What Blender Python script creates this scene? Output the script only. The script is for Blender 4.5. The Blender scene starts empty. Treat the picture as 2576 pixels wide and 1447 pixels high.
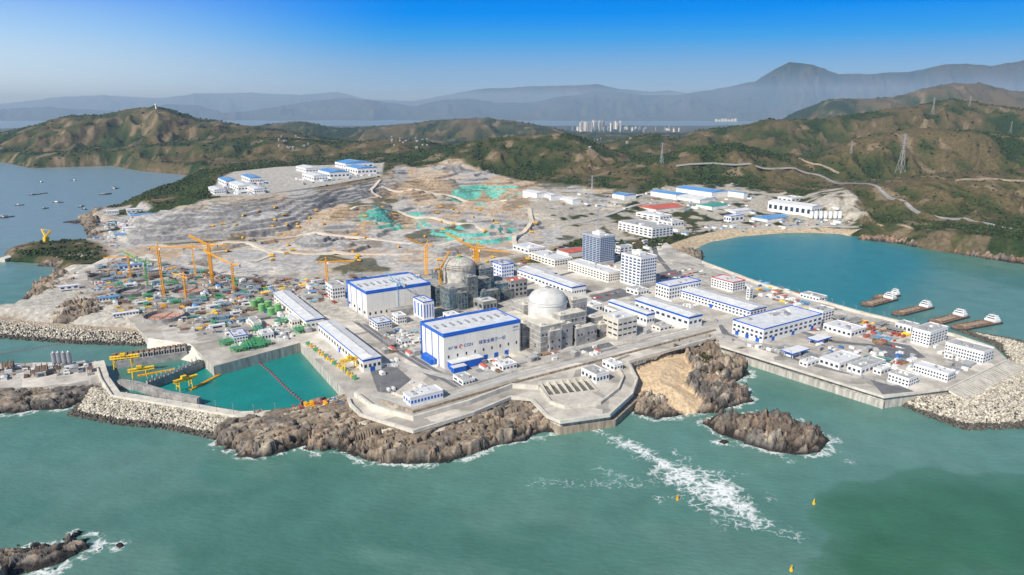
import bpy, math, random, numpy as np
from mathutils import Vector, Matrix
from mathutils.bvhtree import BVHTree
random.seed(7); rng=np.random.default_rng(7)
# ---------- survey of the site: camera station and ground sightings ----------
F=1717.;CX=1288.;CY=723.5;ZC=277.;PT=math.radians(14.8);sp=math.sin(PT);cp=math.cos(PT)
def ray(u,v):
    m=(CY-v)/F; return ((u-CX)/F, cp+m*sp, -sp+m*cp)
def G(u,v,z=12.):
    d=ray(u,v); t=(z-ZC)/d[2]; return (d[0]*t,d[1]*t)
def W(pts,z=12.): return [G(p[0],p[1],p[2] if len(p)>2 else z) for p in pts]
def px(x,y,z):
    d=y*cp+(ZC-z)*sp; return CX+F*x/d, CY-F*(y*sp+(z-ZC)*cp)/d
AX=33.
# ---------- noise ----------
def h2(a,b,s):
    q=np.sin(a*127.1+b*311.7+s*74.7)*43758.5453; return q-np.floor(q)
def vn(x,y,s=0):
    xi=np.floor(x);yi=np.floor(y);fx=x-xi;fy=y-yi;fx=fx*fx*(3-2*fx);fy=fy*fy*(3-2*fy)
    return (h2(xi,yi,s)*(1-fx)+h2(xi+1,yi,s)*fx)*(1-fy)+(h2(xi,yi+1,s)*(1-fx)+h2(xi+1,yi+1,s)*fx)*fy
def fbm(x,y,o=4,s=0):
    r=0;a=.5;t=0
    for i in range(o):
        r=r+a*vn(x*2**i+i*17.3,y*2**i-i*9.1,s+i);t+=a;a*=.5
    return r/t
def rid(x,y,o=4,s=0):
    r=0;a=.5;t=0
    for i in range(o):
        r=r+a*(1-np.abs(2*vn(x*2**i+i*7.3,y*2**i-i*5.1,s+i)-1));t+=a;a*=.5
    return r/t
def worley(x,y,s):
    xi=np.floor(x);yi=np.floor(y);f1=np.full(x.shape,9.);f2=np.full(x.shape,9.);idv=np.zeros(x.shape);tl=np.zeros(x.shape)
    for i in (-1,0,1):
        for j in (-1,0,1):
            a=xi+i;b=yi+j;ox=x-a-h2(a,b,s);oy=y-b-h2(a,b,s+5);d=np.hypot(ox,oy);c=d<f1
            f2=np.where(c,f1,np.minimum(f2,d));idv=np.where(c,h2(a,b,s+9),idv);tl=np.where(c,(h2(a,b,s+11)-.5)*2*ox+(h2(a,b,s+13)-.5)*2*oy,tl);f1=np.where(c,d,f1)
    return f1,f2,idv,tl
def sst(a,b,x):
    t=np.clip((x-a)/(b-a),0,1); return t*t*(3-2*t)
def pdist(X,Y,poly):
    X=np.asarray(X,float);Y=np.asarray(Y,float)
    d=np.full(X.shape,1e18);ins=np.zeros(X.shape,bool);n=len(poly)
    for i in range(n):
        x0,y0=poly[i];x1,y1=poly[(i+1)%n];dx=x1-x0;dy=y1-y0
        t=np.clip(((X-x0)*dx+(Y-y0)*dy)/(dx*dx+dy*dy+1e-9),0,1)
        d=np.minimum(d,(X-x0-t*dx)**2+(Y-y0-t*dy)**2)
        if abs(dy)>1e-9:
            c=((y0>Y)!=(y1>Y))&(X<dx*(Y-y0)/dy+x0); ins^=c
    d=np.sqrt(d); return np.where(ins,d,-d)
# ---------- materials ----------
MT={}
def nd(t,k,**a):
    n=t.nodes.new(k)
    for q,w in a.items(): setattr(n,q,w)
    return n
def mat(name,col,rough=.7,var=.15,scale=.15,metal=0,bump=0,spec=.3,attr=None,streak=False):
    if name in MT: return MT[name]
    m=bpy.data.materials.new(name);m.use_nodes=True;t=m.node_tree;b=t.nodes['Principled BSDF']
    b.inputs['Roughness'].default_value=rough;b.inputs['Metallic'].default_value=metal
    b.inputs['Specular IOR Level'].default_value=spec
    g=nd(t,'ShaderNodeNewGeometry')
    n=nd(t,'ShaderNodeTexNoise');n.inputs['Scale'].default_value=scale;n.inputs['Detail'].default_value=6;n.inputs['Roughness'].default_value=.65
    if streak:
        mp=nd(t,'ShaderNodeMapping');mp.inputs['Scale'].default_value=(2.5,2.5,.3);t.links.new(g.outputs['Position'],mp.inputs[0]);t.links.new(mp.outputs[0],n.inputs['Vector'])
    else: t.links.new(g.outputs['Position'],n.inputs['Vector'])
    mr=nd(t,'ShaderNodeMapRange');mr.inputs[1].default_value=.3;mr.inputs[2].default_value=.7;mr.inputs[3].default_value=1-var*1.6;mr.inputs[4].default_value=1+var
    t.links.new(n.outputs['Fac'],mr.inputs[0])
    mx=nd(t,'ShaderNodeMix',data_type='RGBA',blend_type='MULTIPLY');mx.inputs[0].default_value=1
    mx.inputs[6].default_value=(*col,1)
    if attr:
        at=nd(t,'ShaderNodeAttribute');at.attribute_name=attr;t.links.new(at.outputs['Color'],mx.inputs[6])
    t.links.new(mr.outputs[0],mx.inputs[7]);t.links.new(mx.outputs[2],b.inputs['Base Color'])
    if bump:
        bp=nd(t,'ShaderNodeBump');bp.inputs['Strength'].default_value=1;bp.inputs['Distance'].default_value=bump
        t.links.new(n.outputs['Fac'],bp.inputs['Height']);t.links.new(bp.outputs[0],b.inputs['Normal'])
    MT[name]=m;return m
WHITE=mat('white_cladding',(.82,.81,.78),.6,.08,.08)
CREAM=mat('cream_cladding',(.82,.78,.69),.6,.07,.05)
BLUE=mat('blue_paint',(.010,.125,.56),.5,.15,.1)
ROOFW=mat('light_roof_sheet',(.72,.73,.73),.5,.14,.1)
ROOFG=mat('grey_roof',(.44,.44,.43),.8,.2,.12)
ROOFB=mat('blue_roof_sheet',(.12,.33,.66),.5,.15,.06)
ROOFR=mat('red_roof_sheet',(.60,.14,.09),.6,.15,.06)
CONC=mat('raw_concrete',(.36,.35,.33),.85,.3,.12)
CONCL=mat('pale_concrete',(.66,.62,.53),.85,.18,.1)
CONCW=mat('seawall_concrete',(.50,.47,.41),.9,.35,.12,streak=True)
CONCD=mat('stained_concrete',(.38,.31,.23),.9,.4,.12,streak=True)
ASPH=mat('asphalt',(.18,.18,.185),.9,.2,.08)
ROADL=mat('light_road',(.48,.465,.43),.9,.15,.08)
GLASS=mat('window_glass',(.03,.055,.09),.15,.2,.2,spec=.6)
DARK=mat('dark_opening',(.03,.03,.035),.8,.1,.2)
ORANGE=mat('orange_steel',(.90,.42,.01),.5,.1,.2)
YELLOW=mat('yellow_steel',(.85,.55,.02),.5,.1,.2)
GREENP=mat('green_steel',(.08,.42,.10),.5,.1,.2)
CYANS=mat('cyan_steel',(.17,.37,.52),.5,.1,.2)
REDP=mat('red_paint',(.55,.06,.04),.5,.1,.2)
STEEL=mat('galvanised_steel',(.38,.39,.40),.45,.1,.2,metal=.3)
DOME=mat('dome_concrete',(.64,.63,.59),.75,.14,.1)
SCAF=mat('scaffold_netting',(.17,.19,.18),.8,.5,.25)
TANKG=mat('green_tank_paint',(.15,.42,.14),.5,.2,.15)
PINK=mat('pink_primer',(.60,.35,.26),.7,.2,.2)
STONED=mat('dark_rubble',(.14,.125,.105),.9,.4,.2)
WHITEP=mat('white_paint',(.80,.80,.78),.5,.08,.1)
HULL=mat('dark_hull_paint',(.07,.075,.085),.6,.3,.3)
RUST=mat('rusty_deck',(.27,.17,.11),.8,.4,.2)
GRAV=mat('gravel_cargo',(.34,.27,.19),.9,.3,.4)
SAND=mat('dry_sand_rock',(.44,.35,.25),.95,.25,.08)
# ---------- mesh helper ----------
COL=bpy.context.scene.collection
class M:
    def __init__(s): s.v=[];s.f=[]
    def add(s,v,f):
        o=len(s.v);s.v+=list(v);s.f+=[tuple(i+o for i in q) for q in f];return s
    def box(s,x0,y0,z0,x1,y1,z1,tx=0,ty=0):
        return s.add([(x0,y0,z0),(x1,y0,z0),(x1,y1,z0),(x0,y1,z0),(x0+tx,y0+ty,z1),(x1-tx,y0+ty,z1),(x1-tx,y1-ty,z1),(x0+tx,y1-ty,z1)],
          [(3,2,1,0),(4,5,6,7),(0,1,5,4),(1,2,6,5),(2,3,7,6),(3,0,4,7)])
    def beam(s,p,q,w):
        p=Vector(p);q=Vector(q);d=(q-p).normalized();a=d.orthogonal().normalized()*w/2;b=d.cross(a)
        c=[a+b,b-a,-a-b,a-b]
        return s.add([tuple(p+k) for k in c]+[tuple(q+k) for k in c],[(3,2,1,0),(4,5,6,7),(0,1,5,4),(1,2,6,5),(2,3,7,6),(3,0,4,7)])
    def cyl(s,cx,cy,z0,z1,r0,r1=None,n=20,cap=True):
        r1=r0 if r1 is None else r1
        v=[(cx+r0*math.cos(6.28318*i/n),cy+r0*math.sin(6.28318*i/n),z0) for i in range(n)]+[(cx+r1*math.cos(6.28318*i/n),cy+r1*math.sin(6.28318*i/n),z1) for i in range(n)]
        f=[(i,(i+1)%n,n+(i+1)%n,n+i) for i in range(n)]
        if cap:f+=[tuple(range(n,2*n)),tuple(range(n-1,-1,-1))]
        return s.add(v,f)
    def rev(s,prof,n=40,cx=0,cy=0):
        v=[];f=[]
        for r,z in prof: v+=[(cx+r*math.cos(2*math.pi*i/n),cy+r*math.sin(2*math.pi*i/n),z) for i in range(n)]
        for j in range(len(prof)-1):
            f+=[(j*n+i,j*n+(i+1)%n,(j+1)*n+(i+1)%n,(j+1)*n+i) for i in range(n)]
        return s.add(v,f)
    def prism(s,poly,z0,z1):
        n=len(poly);ar=sum(poly[i][0]*poly[(i+1)%n][1]-poly[(i+1)%n][0]*poly[i][1] for i in range(n))
        if ar<0: poly=poly[::-1]
        v=[(p[0],p[1],z0) for p in poly]+[(p[0],p[1],z1) for p in poly]
        return s.add(v,[(i,(i+1)%n,n+(i+1)%n,n+i) for i in range(n)]+[tuple(range(n,2*n))])
    def lat(s,p,q,w,leg=.35,step=4.):
        p=Vector(p);q=Vector(q);L=(q-p).length;d=(q-p)/L
        a=Vector((0,0,1)) if abs(d.z)<.7 else Vector((1,0,0))
        a=(a-d*a.dot(d)).normalized()*w/2;b=d.cross(a)
        c=[a+b,b-a,-a-b,a-b]
        for k in c:s.beam(p+k,q+k,leg)
        n=max(1,int(L/step))
        for i in range(n):
            for j in range(4):
                s.beam(p+d*(L*i/n)+c[j],p+d*(L*(i+1)/n)+c[(j+1)%4],leg*.6)
        return s
    def obj(s,name,m,parent=None,loc=(0,0,0),rz=0,smooth=False):
        me=bpy.data.meshes.new(name);me.from_pydata([tuple(q) for q in s.v],[],s.f);me.materials.append(m)
        if smooth: me.shade_smooth()
        o=bpy.data.objects.new(name,me);COL.objects.link(o);o.location=loc;o.rotation_euler=(0,0,rz)
        if parent:o.parent=parent
        return o
def tag(o,label,cat,group=None):
    if len(label.split())<4: label+=' on the site ground'
    o['label']=label;o['category']=cat
    if group:o['group']=group
    return o
def empty(name,loc,rz=0,label=None,cat=None,group=None):
    o=bpy.data.objects.new(name,None);o.empty_display_size=1;COL.objects.link(o);o.location=loc;o.rotation_euler=(0,0,rz)
    if label:tag(o,label,cat,group)
    return o
def dup(o,loc,rz,sc=1.):
    n=o.copy();COL.objects.link(n);n.location=loc;n.rotation_euler=(0,0,rz);n.scale=(sc,sc,sc)
    for c in o.children:
        k=c.copy();COL.objects.link(k);k.parent=n
    return n
def npmesh(name,V,Fc,m,smooth=True,cols=None):
    me=bpy.data.meshes.new(name);me.vertices.add(len(V));me.vertices.foreach_set('co',V.astype(np.float32).ravel())
    k=Fc.shape[1];me.loops.add(Fc.size);me.loops.foreach_set('vertex_index',Fc.astype(np.int32).ravel())
    me.polygons.add(len(Fc));me.polygons.foreach_set('loop_start',np.arange(0,Fc.size,k,dtype=np.int32))
    me.polygons.foreach_set('loop_total',np.full(len(Fc),k,np.int32));me.update(calc_edges=True)
    if cols is not None:
        a=me.attributes.new('Col','FLOAT_COLOR','POINT');a.data.foreach_set('color',cols.astype(np.float32).ravel())
    me.materials.append(m)
    if smooth: me.shade_smooth()
    o=bpy.data.objects.new(name,me);COL.objects.link(o);return o
def gridfaces(nr,nc):
    i=np.arange(nr-1)[:,None]*nc+np.arange(nc-1)[None,:];i=i.ravel()
    return np.stack([i,i+1,i+nc+1,i+nc],1)
# ---------- coast ----------
LAND=W([(2950,730),(2576,662),(2400,640),(2250,618),(2195,606),(2100,598),(2000,596),(1900,604),(1840,618),(1795,640),(1768,668),
 (1900,725),(2150,800),(2420,860),(2545,915),(2400,1000),(2230,1025),(1830,890),(1760,900),(1620,940),(1600,1000),(1540,1050),(1400,1060),(1290,1020),(1040,1100),(895,1050),(862,990),
 (752,885),(540,930),(480,885),(375,880),(365,850),(0,812),(-500,790),(-500,770),(0,775),(60,755),(85,720),(150,690),(110,668),(0,662),(-10,640),(60,618),(235,604),(205,580),(255,565),(205,548),(250,530),(345,512),(440,484),(525,456),(450,440),(350,432),(275,418),(70,424),(0,409),(-450,402),
 (-450,338),(100,322),(700,318),(1800,318),(2300,315),(3300,322),(3300,700)],0)
def rdg(D,Wd,pts,sd=0):
    ks=[];zs=[]
    for u,v in pts:
        d=ray(u,v);ks.append(d[0]/d[1]);zs.append(ZC+D*d[2]/d[1])
    return D,Wd,ks,zs,sd
RID=[rdg(26000,3000,[(-400,250),(0,262),(150,245),(260,240),(400,248),(500,236),(640,234),(760,240),(850,232),(920,250),(1040,255),(1200,225),(1330,217),(1430,215),(1500,212),(1560,225),(1640,232),(1680,228),(1740,236),(1900,240),(2576,220),(3000,220)],1),
 rdg(18000,2400,[(-400,285),(0,276),(120,268),(200,275),(330,280),(420,262),(500,265),(560,285),(640,278),(700,268),(800,252),(880,246),(1000,262),(1040,268),(1110,252),(1180,248),(1250,258),(1330,258),(1400,245),(1450,240),(1500,228),(1560,230),(1620,240),(1700,240),(1800,225),(1900,205),(1940,180),(1985,155),(2050,163),(2110,185),(2200,185),(2290,180),(2370,165),(2430,160),(2490,168),(2576,155),(3000,160)],2),
 rdg(4300,520,[(-400,352),(0,335),(60,322),(130,300),(180,290),(250,290),(320,275),(390,268),(440,280),(500,298),(600,314),(700,326),(800,345),(1000,380)],3),
 rdg(5400,420,[(500,345),(620,322),(700,309),(760,306),(850,322),(950,318),(1050,308),(1150,299),(1230,297),(1300,305),(1380,318),(1450,338),(1560,360)],4),
 rdg(3500,260,[(100,385),(300,372),(500,352),(700,348),(850,360),(1000,352),(1080,360),(1200,385)],14),
 rdg(2850,260,[(800,420),(1080,385),(1150,365),(1200,352),(1300,345),(1400,335),(1460,345),(1530,375),(1640,410)],5),
 rdg(3600,420,[(1440,385),(1560,352),(1640,338),(1700,350),(1750,330),(1850,318),(1930,300),(2000,302),(2100,296),(2200,280),(2250,272),(2330,262),(2400,250),(2480,262),(2576,275),(3000,270)],6),
 rdg(5600,520,[(1800,335),(1960,305),(2000,282),(2080,252),(2140,250),(2250,245),(2330,222),(2400,208),(2470,210),(2530,225),(2576,232),(3000,240)],7),
 rdg(2500,230,[(1420,440),(1560,412),(1690,385),(1760,368),(1850,360),(1950,388),(2050,395),(2150,350),(2300,322),(2450,330),(2576,345),(3000,340)],8),
 rdg(1900,210,[(1950,520),(2060,480),(2200,455),(2350,440),(2576,430),(3000,420)],9),
 rdg(1520,110,[(2150,600),(2230,560),(2400,552),(2576,560),(3000,560)],10)]
CPT=[(300,700,10),(500,750,10),(700,900,10),(1000,1000,10),(1300,900,10),(1500,700,10),(1900,800,10),(2300,900,10),(1650,600,12),(1500,620,12),(1000,680,11),(600,690,11),(400,630,12),(200,680,10),
(500,620,13),(800,630,13),(1000,620,13),(1200,625,12),(700,575,18),(900,570,26),(1100,560,20),(1300,570,16),(450,600,14),(900,510,48),(1050,500,36),(1200,500,30),(1350,515,36),(1050,440,62),(1200,450,50),
(560,485,72),(700,452,72),(850,442,72),(940,428,72),(640,475,72),(740,480,68),(600,435,72),(800,415,72),
(400,560,24),(330,550,10),(290,530,12),(420,505,34),(490,470,40),(250,580,8),(700,600,14),(900,600,16),(600,600,13),(300,600,9),
(1400,500,38),(1560,490,38),(1700,495,33),(1850,495,33),(2000,535,18),(1900,565,12),(1650,575,14),(2150,565,8),(1750,590,10),(2060,575,7),(1500,550,20),
(1000,400,70),(1300,410,60),(800,385,60),(600,400,45),(400,405,25),(200,400,25),(1500,440,50),(1700,450,48),(1900,480,42),(2100,500,45),(2200,570,28),(2400,600,38),(2576,620,38),(2800,640,40),
(100,360,25),(700,365,35),(1400,370,40),(1900,360,60),(2400,360,90),(600,335,20),(1500,330,10),(1800,330,10),(2500,320,60)]
cpx=[]
for u,v,z in CPT:
    x,y=G(u,v,z);cpx.append((x/y*1.4,math.log(y),z))
MESA=W([(535,495),(640,492),(800,470),(960,442),(965,410),(700,420),(590,432),(550,450)],72)
EXC=W([(255,606,9),(330,575,12),(430,545,35),(525,500,72),(700,488,70),(860,468,70),(960,450,68),(1000,425,66),(1150,418,62),(1300,450,52),(1480,470,42),(1600,480,36),(1560,520,30),(1330,525,34),(1400,560,22),(1440,600,14),(1340,645,12),(1080,680,12),(600,700,12),(300,650,12)])
BC=G(1930,590,0);BW=G(1720,625,0)
CRAT=[(1215,488,36,120,-26,1),(1040,487,40,75,16,0),(1110,460,52,70,12,0),(1010,548,26,90,-16,1),(1200,585,16,100,15,1),(1090,605,14,55,-8,1),(900,520,45,90,12,0),(960,560,26,60,12,0),(860,590,18,75,-9,0),(700,590,16,90,-8,0),(1320,560,20,60,12,0),(620,610,13,60,10,0),(880,625,13,50,10,0),(1120,640,12,45,8,0),(800,610,14,60,12,0)]
CRW=[(*G(u,v,z),R,dp,nt) for u,v,z,R,dp,nt in CRAT]
def terr(X,Y):
    k=X/Y;ly=np.log(Y);num=0;den=0
    for a,b,z in cpx:
        w=1/((k*1.4-a)**2+(ly-b)**2+2e-4)**2.2;num=num+w*z;den=den+w
    base=num/den
    base=np.where(Y>7000,base+(12-base)*sst(7000,9000,Y),base)
    dm=pdist(X,Y,MESA);de=pdist(X,Y,EXC);ef=sst(-30,30,de)
    netz=np.zeros(X.shape)
    wx=X+(fbm(X/50,Y/50,3,38)-.5)*60;wy=Y+(fbm(X/50,Y/50,3,39)-.5)*60
    nb=base+ef*(34*(fbm(X/210,Y/210,3,31)-.5))*sst(14,28,base)
    for x,y,R,dp,nt in CRW:
        rr=np.hypot(wx-x,(wy-y)*.8)/R;nb=nb+dp*(1-sst(.25,1,rr))*ef
        if nt: netz=np.maximum(netz,sst(1.1,.95,rr)*sst(.1,.3,rr))
    wq=.4*fbm(X/70,Y/70,3,33)
    st=6.5;q=nb/st+wq;fr=q-np.floor(q);ben=(np.floor(q)+sst(.82,1.,fr)-wq)*st
    base=np.where(ef>0,nb+(ben-nb)*ef*.96,base)
    Wm=np.interp(k,[-.55,-.42,-.25,-.1],[270,250,130,60])
    wob=(fbm(X/85,Y/85,4,35)-.5)*66*ef
    tt=np.clip((dm+wob*sst(-5,-40,dm)+Wm)/Wm,0,1);n=7;q=tt*n;fr=q-np.floor(q);stp=np.where(tt>=1,1,(np.floor(q)+sst(.58,1.,fr))/n)
    brk=sst(.54,.62,fbm(X/70,Y/70,3,41));stp=stp+(tt-stp)*brk*.8
    base=base+(72-base)*np.where(ef>.5,stp,sst(-120,5,dm))
    base=np.where(Y<1180,np.minimum(base,12.5),base)
    sc=np.clip(Y/2500,.6,8)
    h=base+ (1-ef)*(fbm(X/(130*sc),Y/(130*sc),4,5)-.5)*16*sc*sst(1150,1500,Y)*(1-sst(-60,0,dm))+ef*((fbm(X/14,Y/14,3,66)-.5)*2.4+(rid(X/30,Y/30,3,67)-.6)*3.*brk)*sst(1180,1260,Y)*(dm<0)
    gul=fbm(X/200,Y/300,3,71)
    for D,Wd,ks_,zs,sd in RID:
        zr=np.interp(k,ks_,zs)
        sc2=(D/3000.)**.85
        off=(fbm(X/(300*sc2),Y/(900*sc2),3,sd+40)-.5)*Wd*.8
        g=np.exp(-((Y-D-off)/Wd)**2)
        wq=(fbm(X/(200*sc2),Y/(200*sc2),3,sd+50)-.5)*2.2
        n=.62*rid(X/(180*sc2)+wq,Y/(420*sc2)+wq*.6,2,sd+60)+.38*rid(X/(70*sc2)+wq,Y/(110*sc2)-wq,3,sd+64)
        z=base+(zr-base)*g**(.38+(5. if D>9000 else 2.7)*np.clip(.95-n,0,1))+(n-.6)*(110 if D>9000 else 20)*sc2*g*(1-g)*2
        z=np.where(zr>base,z,base)
        up=(z>h);gul=np.where(up,n,gul);h=np.maximum(h,z)
    h=h+(1-ef)*(rid(X/(50*sc),Y/(64*sc),3,79)-.6)*5*sc*sst(1250,1700,Y)*(1-sst(-60,0,dm))*sst(20,50,h)
    dl=pdist(X,Y,LAND)
    L=np.clip(Y/1500,1,6)*30
    L=np.where(Y<1150,30.,L)
    bw=np.maximum(sst(340,240,np.hypot(X-BC[0],Y-BC[1])),sst(260,160,np.hypot(X-BW[0],Y-BW[1])))*(Y>1150)
    L=L+(120-L)*bw
    c=sst(0,1,dl/L+.12*(fbm(X/25,Y/25,3,77)-.5)*2*(Y>1150)*(1-bw))
    far=sst(14500,16500,Y+ (fbm(X/2500,Y/2500,2,3)-.5)*1500)
    z=np.where(dl>0,-6+(h+6)*c,-6.)
    z=np.maximum(z,-6+far*(h+6))
    return z,dl,de,dm,bw,gul,netz,Wm
NC=860
ys=np.concatenate([420*np.exp(np.linspace(0,math.log(1120/420),40)),1120*np.exp(np.linspace(0,math.log(2500/1120),460))[1:],2500*np.exp(np.linspace(0,math.log(6500/2500),220))[1:],6500*np.exp(np.linspace(0,math.log(45000/6500),180))[1:]])
NR=len(ys)
ks=np.linspace(-.98,.98,NC)
Y=np.repeat(ys[:,None],NC,1);X=Y*ks[None,:]
Z,dl,de,dm,bw,gul,netz,Wm=terr(X,Y)
gy,gx=np.gradient(Z);dY=np.gradient(ys)[:,None];dX=Y*(ks[1]-ks[0])
slope=np.hypot(gy/dY,gx/dX)
def mixc(a,b,t): return a+(np.broadcast_to(np.asarray(b),a.shape)-a)*t[...,None]
n1=fbm(X/300,Y/500,4,11);n2=fbm(X/60,Y/80,4,12);n3=fbm(X/25,Y/30,3,13)
C=np.zeros(X.shape+(3,));C[:]=[.030,.050,.018]
rightish=sst(.25,.7,X/Y)
gg=gul*.42+n2*.33+n1*.25
C=mixc(C,[.066,.074,.028],sst(.47,.57,gg+.05*rightish))
C=mixc(C,[.125,.100,.050],sst(.56,.65,gg+.07*rightish*sst(60,220,Z)))
C=mixc(C,[.26,.20,.13],sst(.68,.74,n2)*.7)
g3=fbm(X/140,Y/200,4,21)+.16*sst(G(1000,560,20)[0],G(640,560,20)[0],X)*sst(2000,1600,Y)
E=np.zeros(C.shape);E[:]=[.58,.46,.33]
E=mixc(E,[.50,.485,.46],sst(.46,.60,g3+.1*(n3-.5)));E=mixc(E,[.68,.62,.52],sst(.53,.68,n3)*.6)
E=mixc(E,[.52,.34,.19],sst(.60,.70,fbm(X/70,Y/90,3,27))*.6)
E=mixc(E,[.24,.18,.115],sst(.63,.71,fbm(X/55+9,Y/80,3,29))*.7)
E=mixc(E,[.07,.075,.03],sst(.64,.67,fbm(X/120,Y/160,3,25))*.8*(slope<.5))
mesf=(dm>-Wm)&(dm<-2)
E=mixc(E,[.52,.51,.49],mesf*(dm<-Wm*.4)*.7);E=mixc(E,[.50,.40,.27],mesf*(dm>=-Wm*.4)*.7*sst(.35,.6,n2))
stp_=sst(.20,.45,slope)
E=mixc(E,[.19,.185,.185],stp_*.85*sst(.46,.58,g3+mesf*.12));E=mixc(E,[.27,.19,.12],stp_*.8*sst(.58,.46,g3+mesf*.12))
E=mixc(E,[.12,.48,.40],netz*sst(.14,.3,slope)*.95*sst(.42,.5,fbm(X/40,Y/40,3,23)))
ef=sst(-25,10,de);C=mixc(C,E,ef)
C=mixc(C,[.56,.53,.48],sst(-6,4,dm)*.9)
YARD=W([(1330,470,38),(1480,480,38),(1600,500,36),(1640,478,34),(1850,470,34),(1930,500,25),(2100,510,18),(2180,560,8),(2160,575,7),(1950,572,8),(1750,582,9),(1640,600,12),(1500,610,12),(1420,590,14),(1330,540,30)])
dy_=pdist(X,Y,YARD);C=mixc(C,[.48,.44,.37],sst(-10,10,dy_)*sst(.38,.5,n3*.6+n2*.4))
QY=W([(205,604,6),(215,575,8),(255,565,8),(210,548,8),(255,528,10),(350,520,10),(400,540,20),(360,575,12),(300,620,10)]);dq=pdist(X,Y,QY);C=mixc(C,[.48,.45,.40],sst(-10,8,dq)*sst(.36,.5,n3*.5+n2*.5))
bm=(bw>.5)&(dl>-20)&(dl<90)&(slope<.35)
C=mixc(C,[.58,.46,.31],bm*1.);C=mixc(C,[.36,.28,.19],bm*sst(28,5,dl))
cl=(dl<np.where(Y>2300,26,36))&(dl>-30)&(Y>1150)&(Y<9000)&~bm
C=mixc(C,[.24,.165,.115],cl*sst(.45,.65,n3)*.5)
C=mixc(C,[.52,.49,.43],((Y<1170)&(dl>0)&(de<0))*1.)
C=mixc(C,C*np.array([.6,.5,.4]),sst(3,.5,Z)*(Y<4000)*.6*(1-bw))
C=mixc(C,C*.5+np.array([.012,.030,.040]),sst(9000,13000,Y))  # far ranges: bluish aerial haze mixed into the ground colour
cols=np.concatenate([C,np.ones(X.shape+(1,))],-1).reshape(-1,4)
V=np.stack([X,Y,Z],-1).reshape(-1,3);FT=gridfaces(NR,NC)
TM=mat('ground_cover',(1,1,1),.95,.30,.13,attr='Col',bump=2.,spec=.1)
land=npmesh('terrain',V,FT,TM,True,cols);land['kind']='structure';land['label']='hills, quarried benches and coast'
VS=np.stack([X[::2,::2],Y[::2,::2],Z[::2,::2]],-1);bvh=BVHTree.FromPolygons(VS.reshape(-1,3).tolist(),gridfaces(*VS.shape[:2]).tolist())
def hit(u,v):
    d=Vector(ray(u,v)).normalized();r=bvh.ray_cast(Vector((0,0,ZC)),d,60000)
    if r[0] is None: return (*G(u,v,12),12.)
    return tuple(r[0])
def gz(x,y):
    r=bvh.ray_cast(Vector((x,y,3000)),Vector((0,0,-1)),5000); return r[0].z if r[0] else 0
# ---------- rocks ----------
def rockmat():
    m=bpy.data.materials.new('coastal_rock');m.use_nodes=True;t=m.node_tree;b=t.nodes['Principled BSDF'];b.inputs['Roughness'].default_value=.9;b.inputs['Specular IOR Level'].default_value=.2
    at=nd(t,'ShaderNodeAttribute');at.attribute_name='Col';g=nd(t,'ShaderNodeNewGeometry')
    n=nd(t,'ShaderNodeTexNoise');n.inputs['Scale'].default_value=.35;n.inputs['Detail'].default_value=10;n.inputs['Roughness'].default_value=.68
    mp=nd(t,'ShaderNodeMapping');mp.inputs['Scale'].default_value=(1,.45,1.6);mp.inputs['Rotation'].default_value=(.5,.3,.7)
    t.links.new(g.outputs['Position'],mp.inputs[0]);t.links.new(mp.outputs[0],n.inputs['Vector'])
    r2=nd(t,'ShaderNodeMapRange');r2.inputs[1].default_value=.32;r2.inputs[2].default_value=.68;r2.inputs[3].default_value=.6;r2.inputs[4].default_value=1.3;t.links.new(n.outputs['Fac'],r2.inputs[0])
    mx=nd(t,'ShaderNodeMix',data_type='RGBA',blend_type='MULTIPLY');mx.inputs[0].default_value=1
    t.links.new(at.outputs['Color'],mx.inputs[6]);t.links.new(r2.outputs[0],mx.inputs[7]);t.links.new(mx.outputs[2],b.inputs['Base Color'])
    bp=nd(t,'ShaderNodeBump');bp.inputs['Distance'].default_value=.8;t.links.new(n.outputs['Fac'],bp.inputs['Height']);t.links.new(bp.outputs[0],b.inputs['Normal']);return m
RM=rockmat();ROCKS=[]
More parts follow.
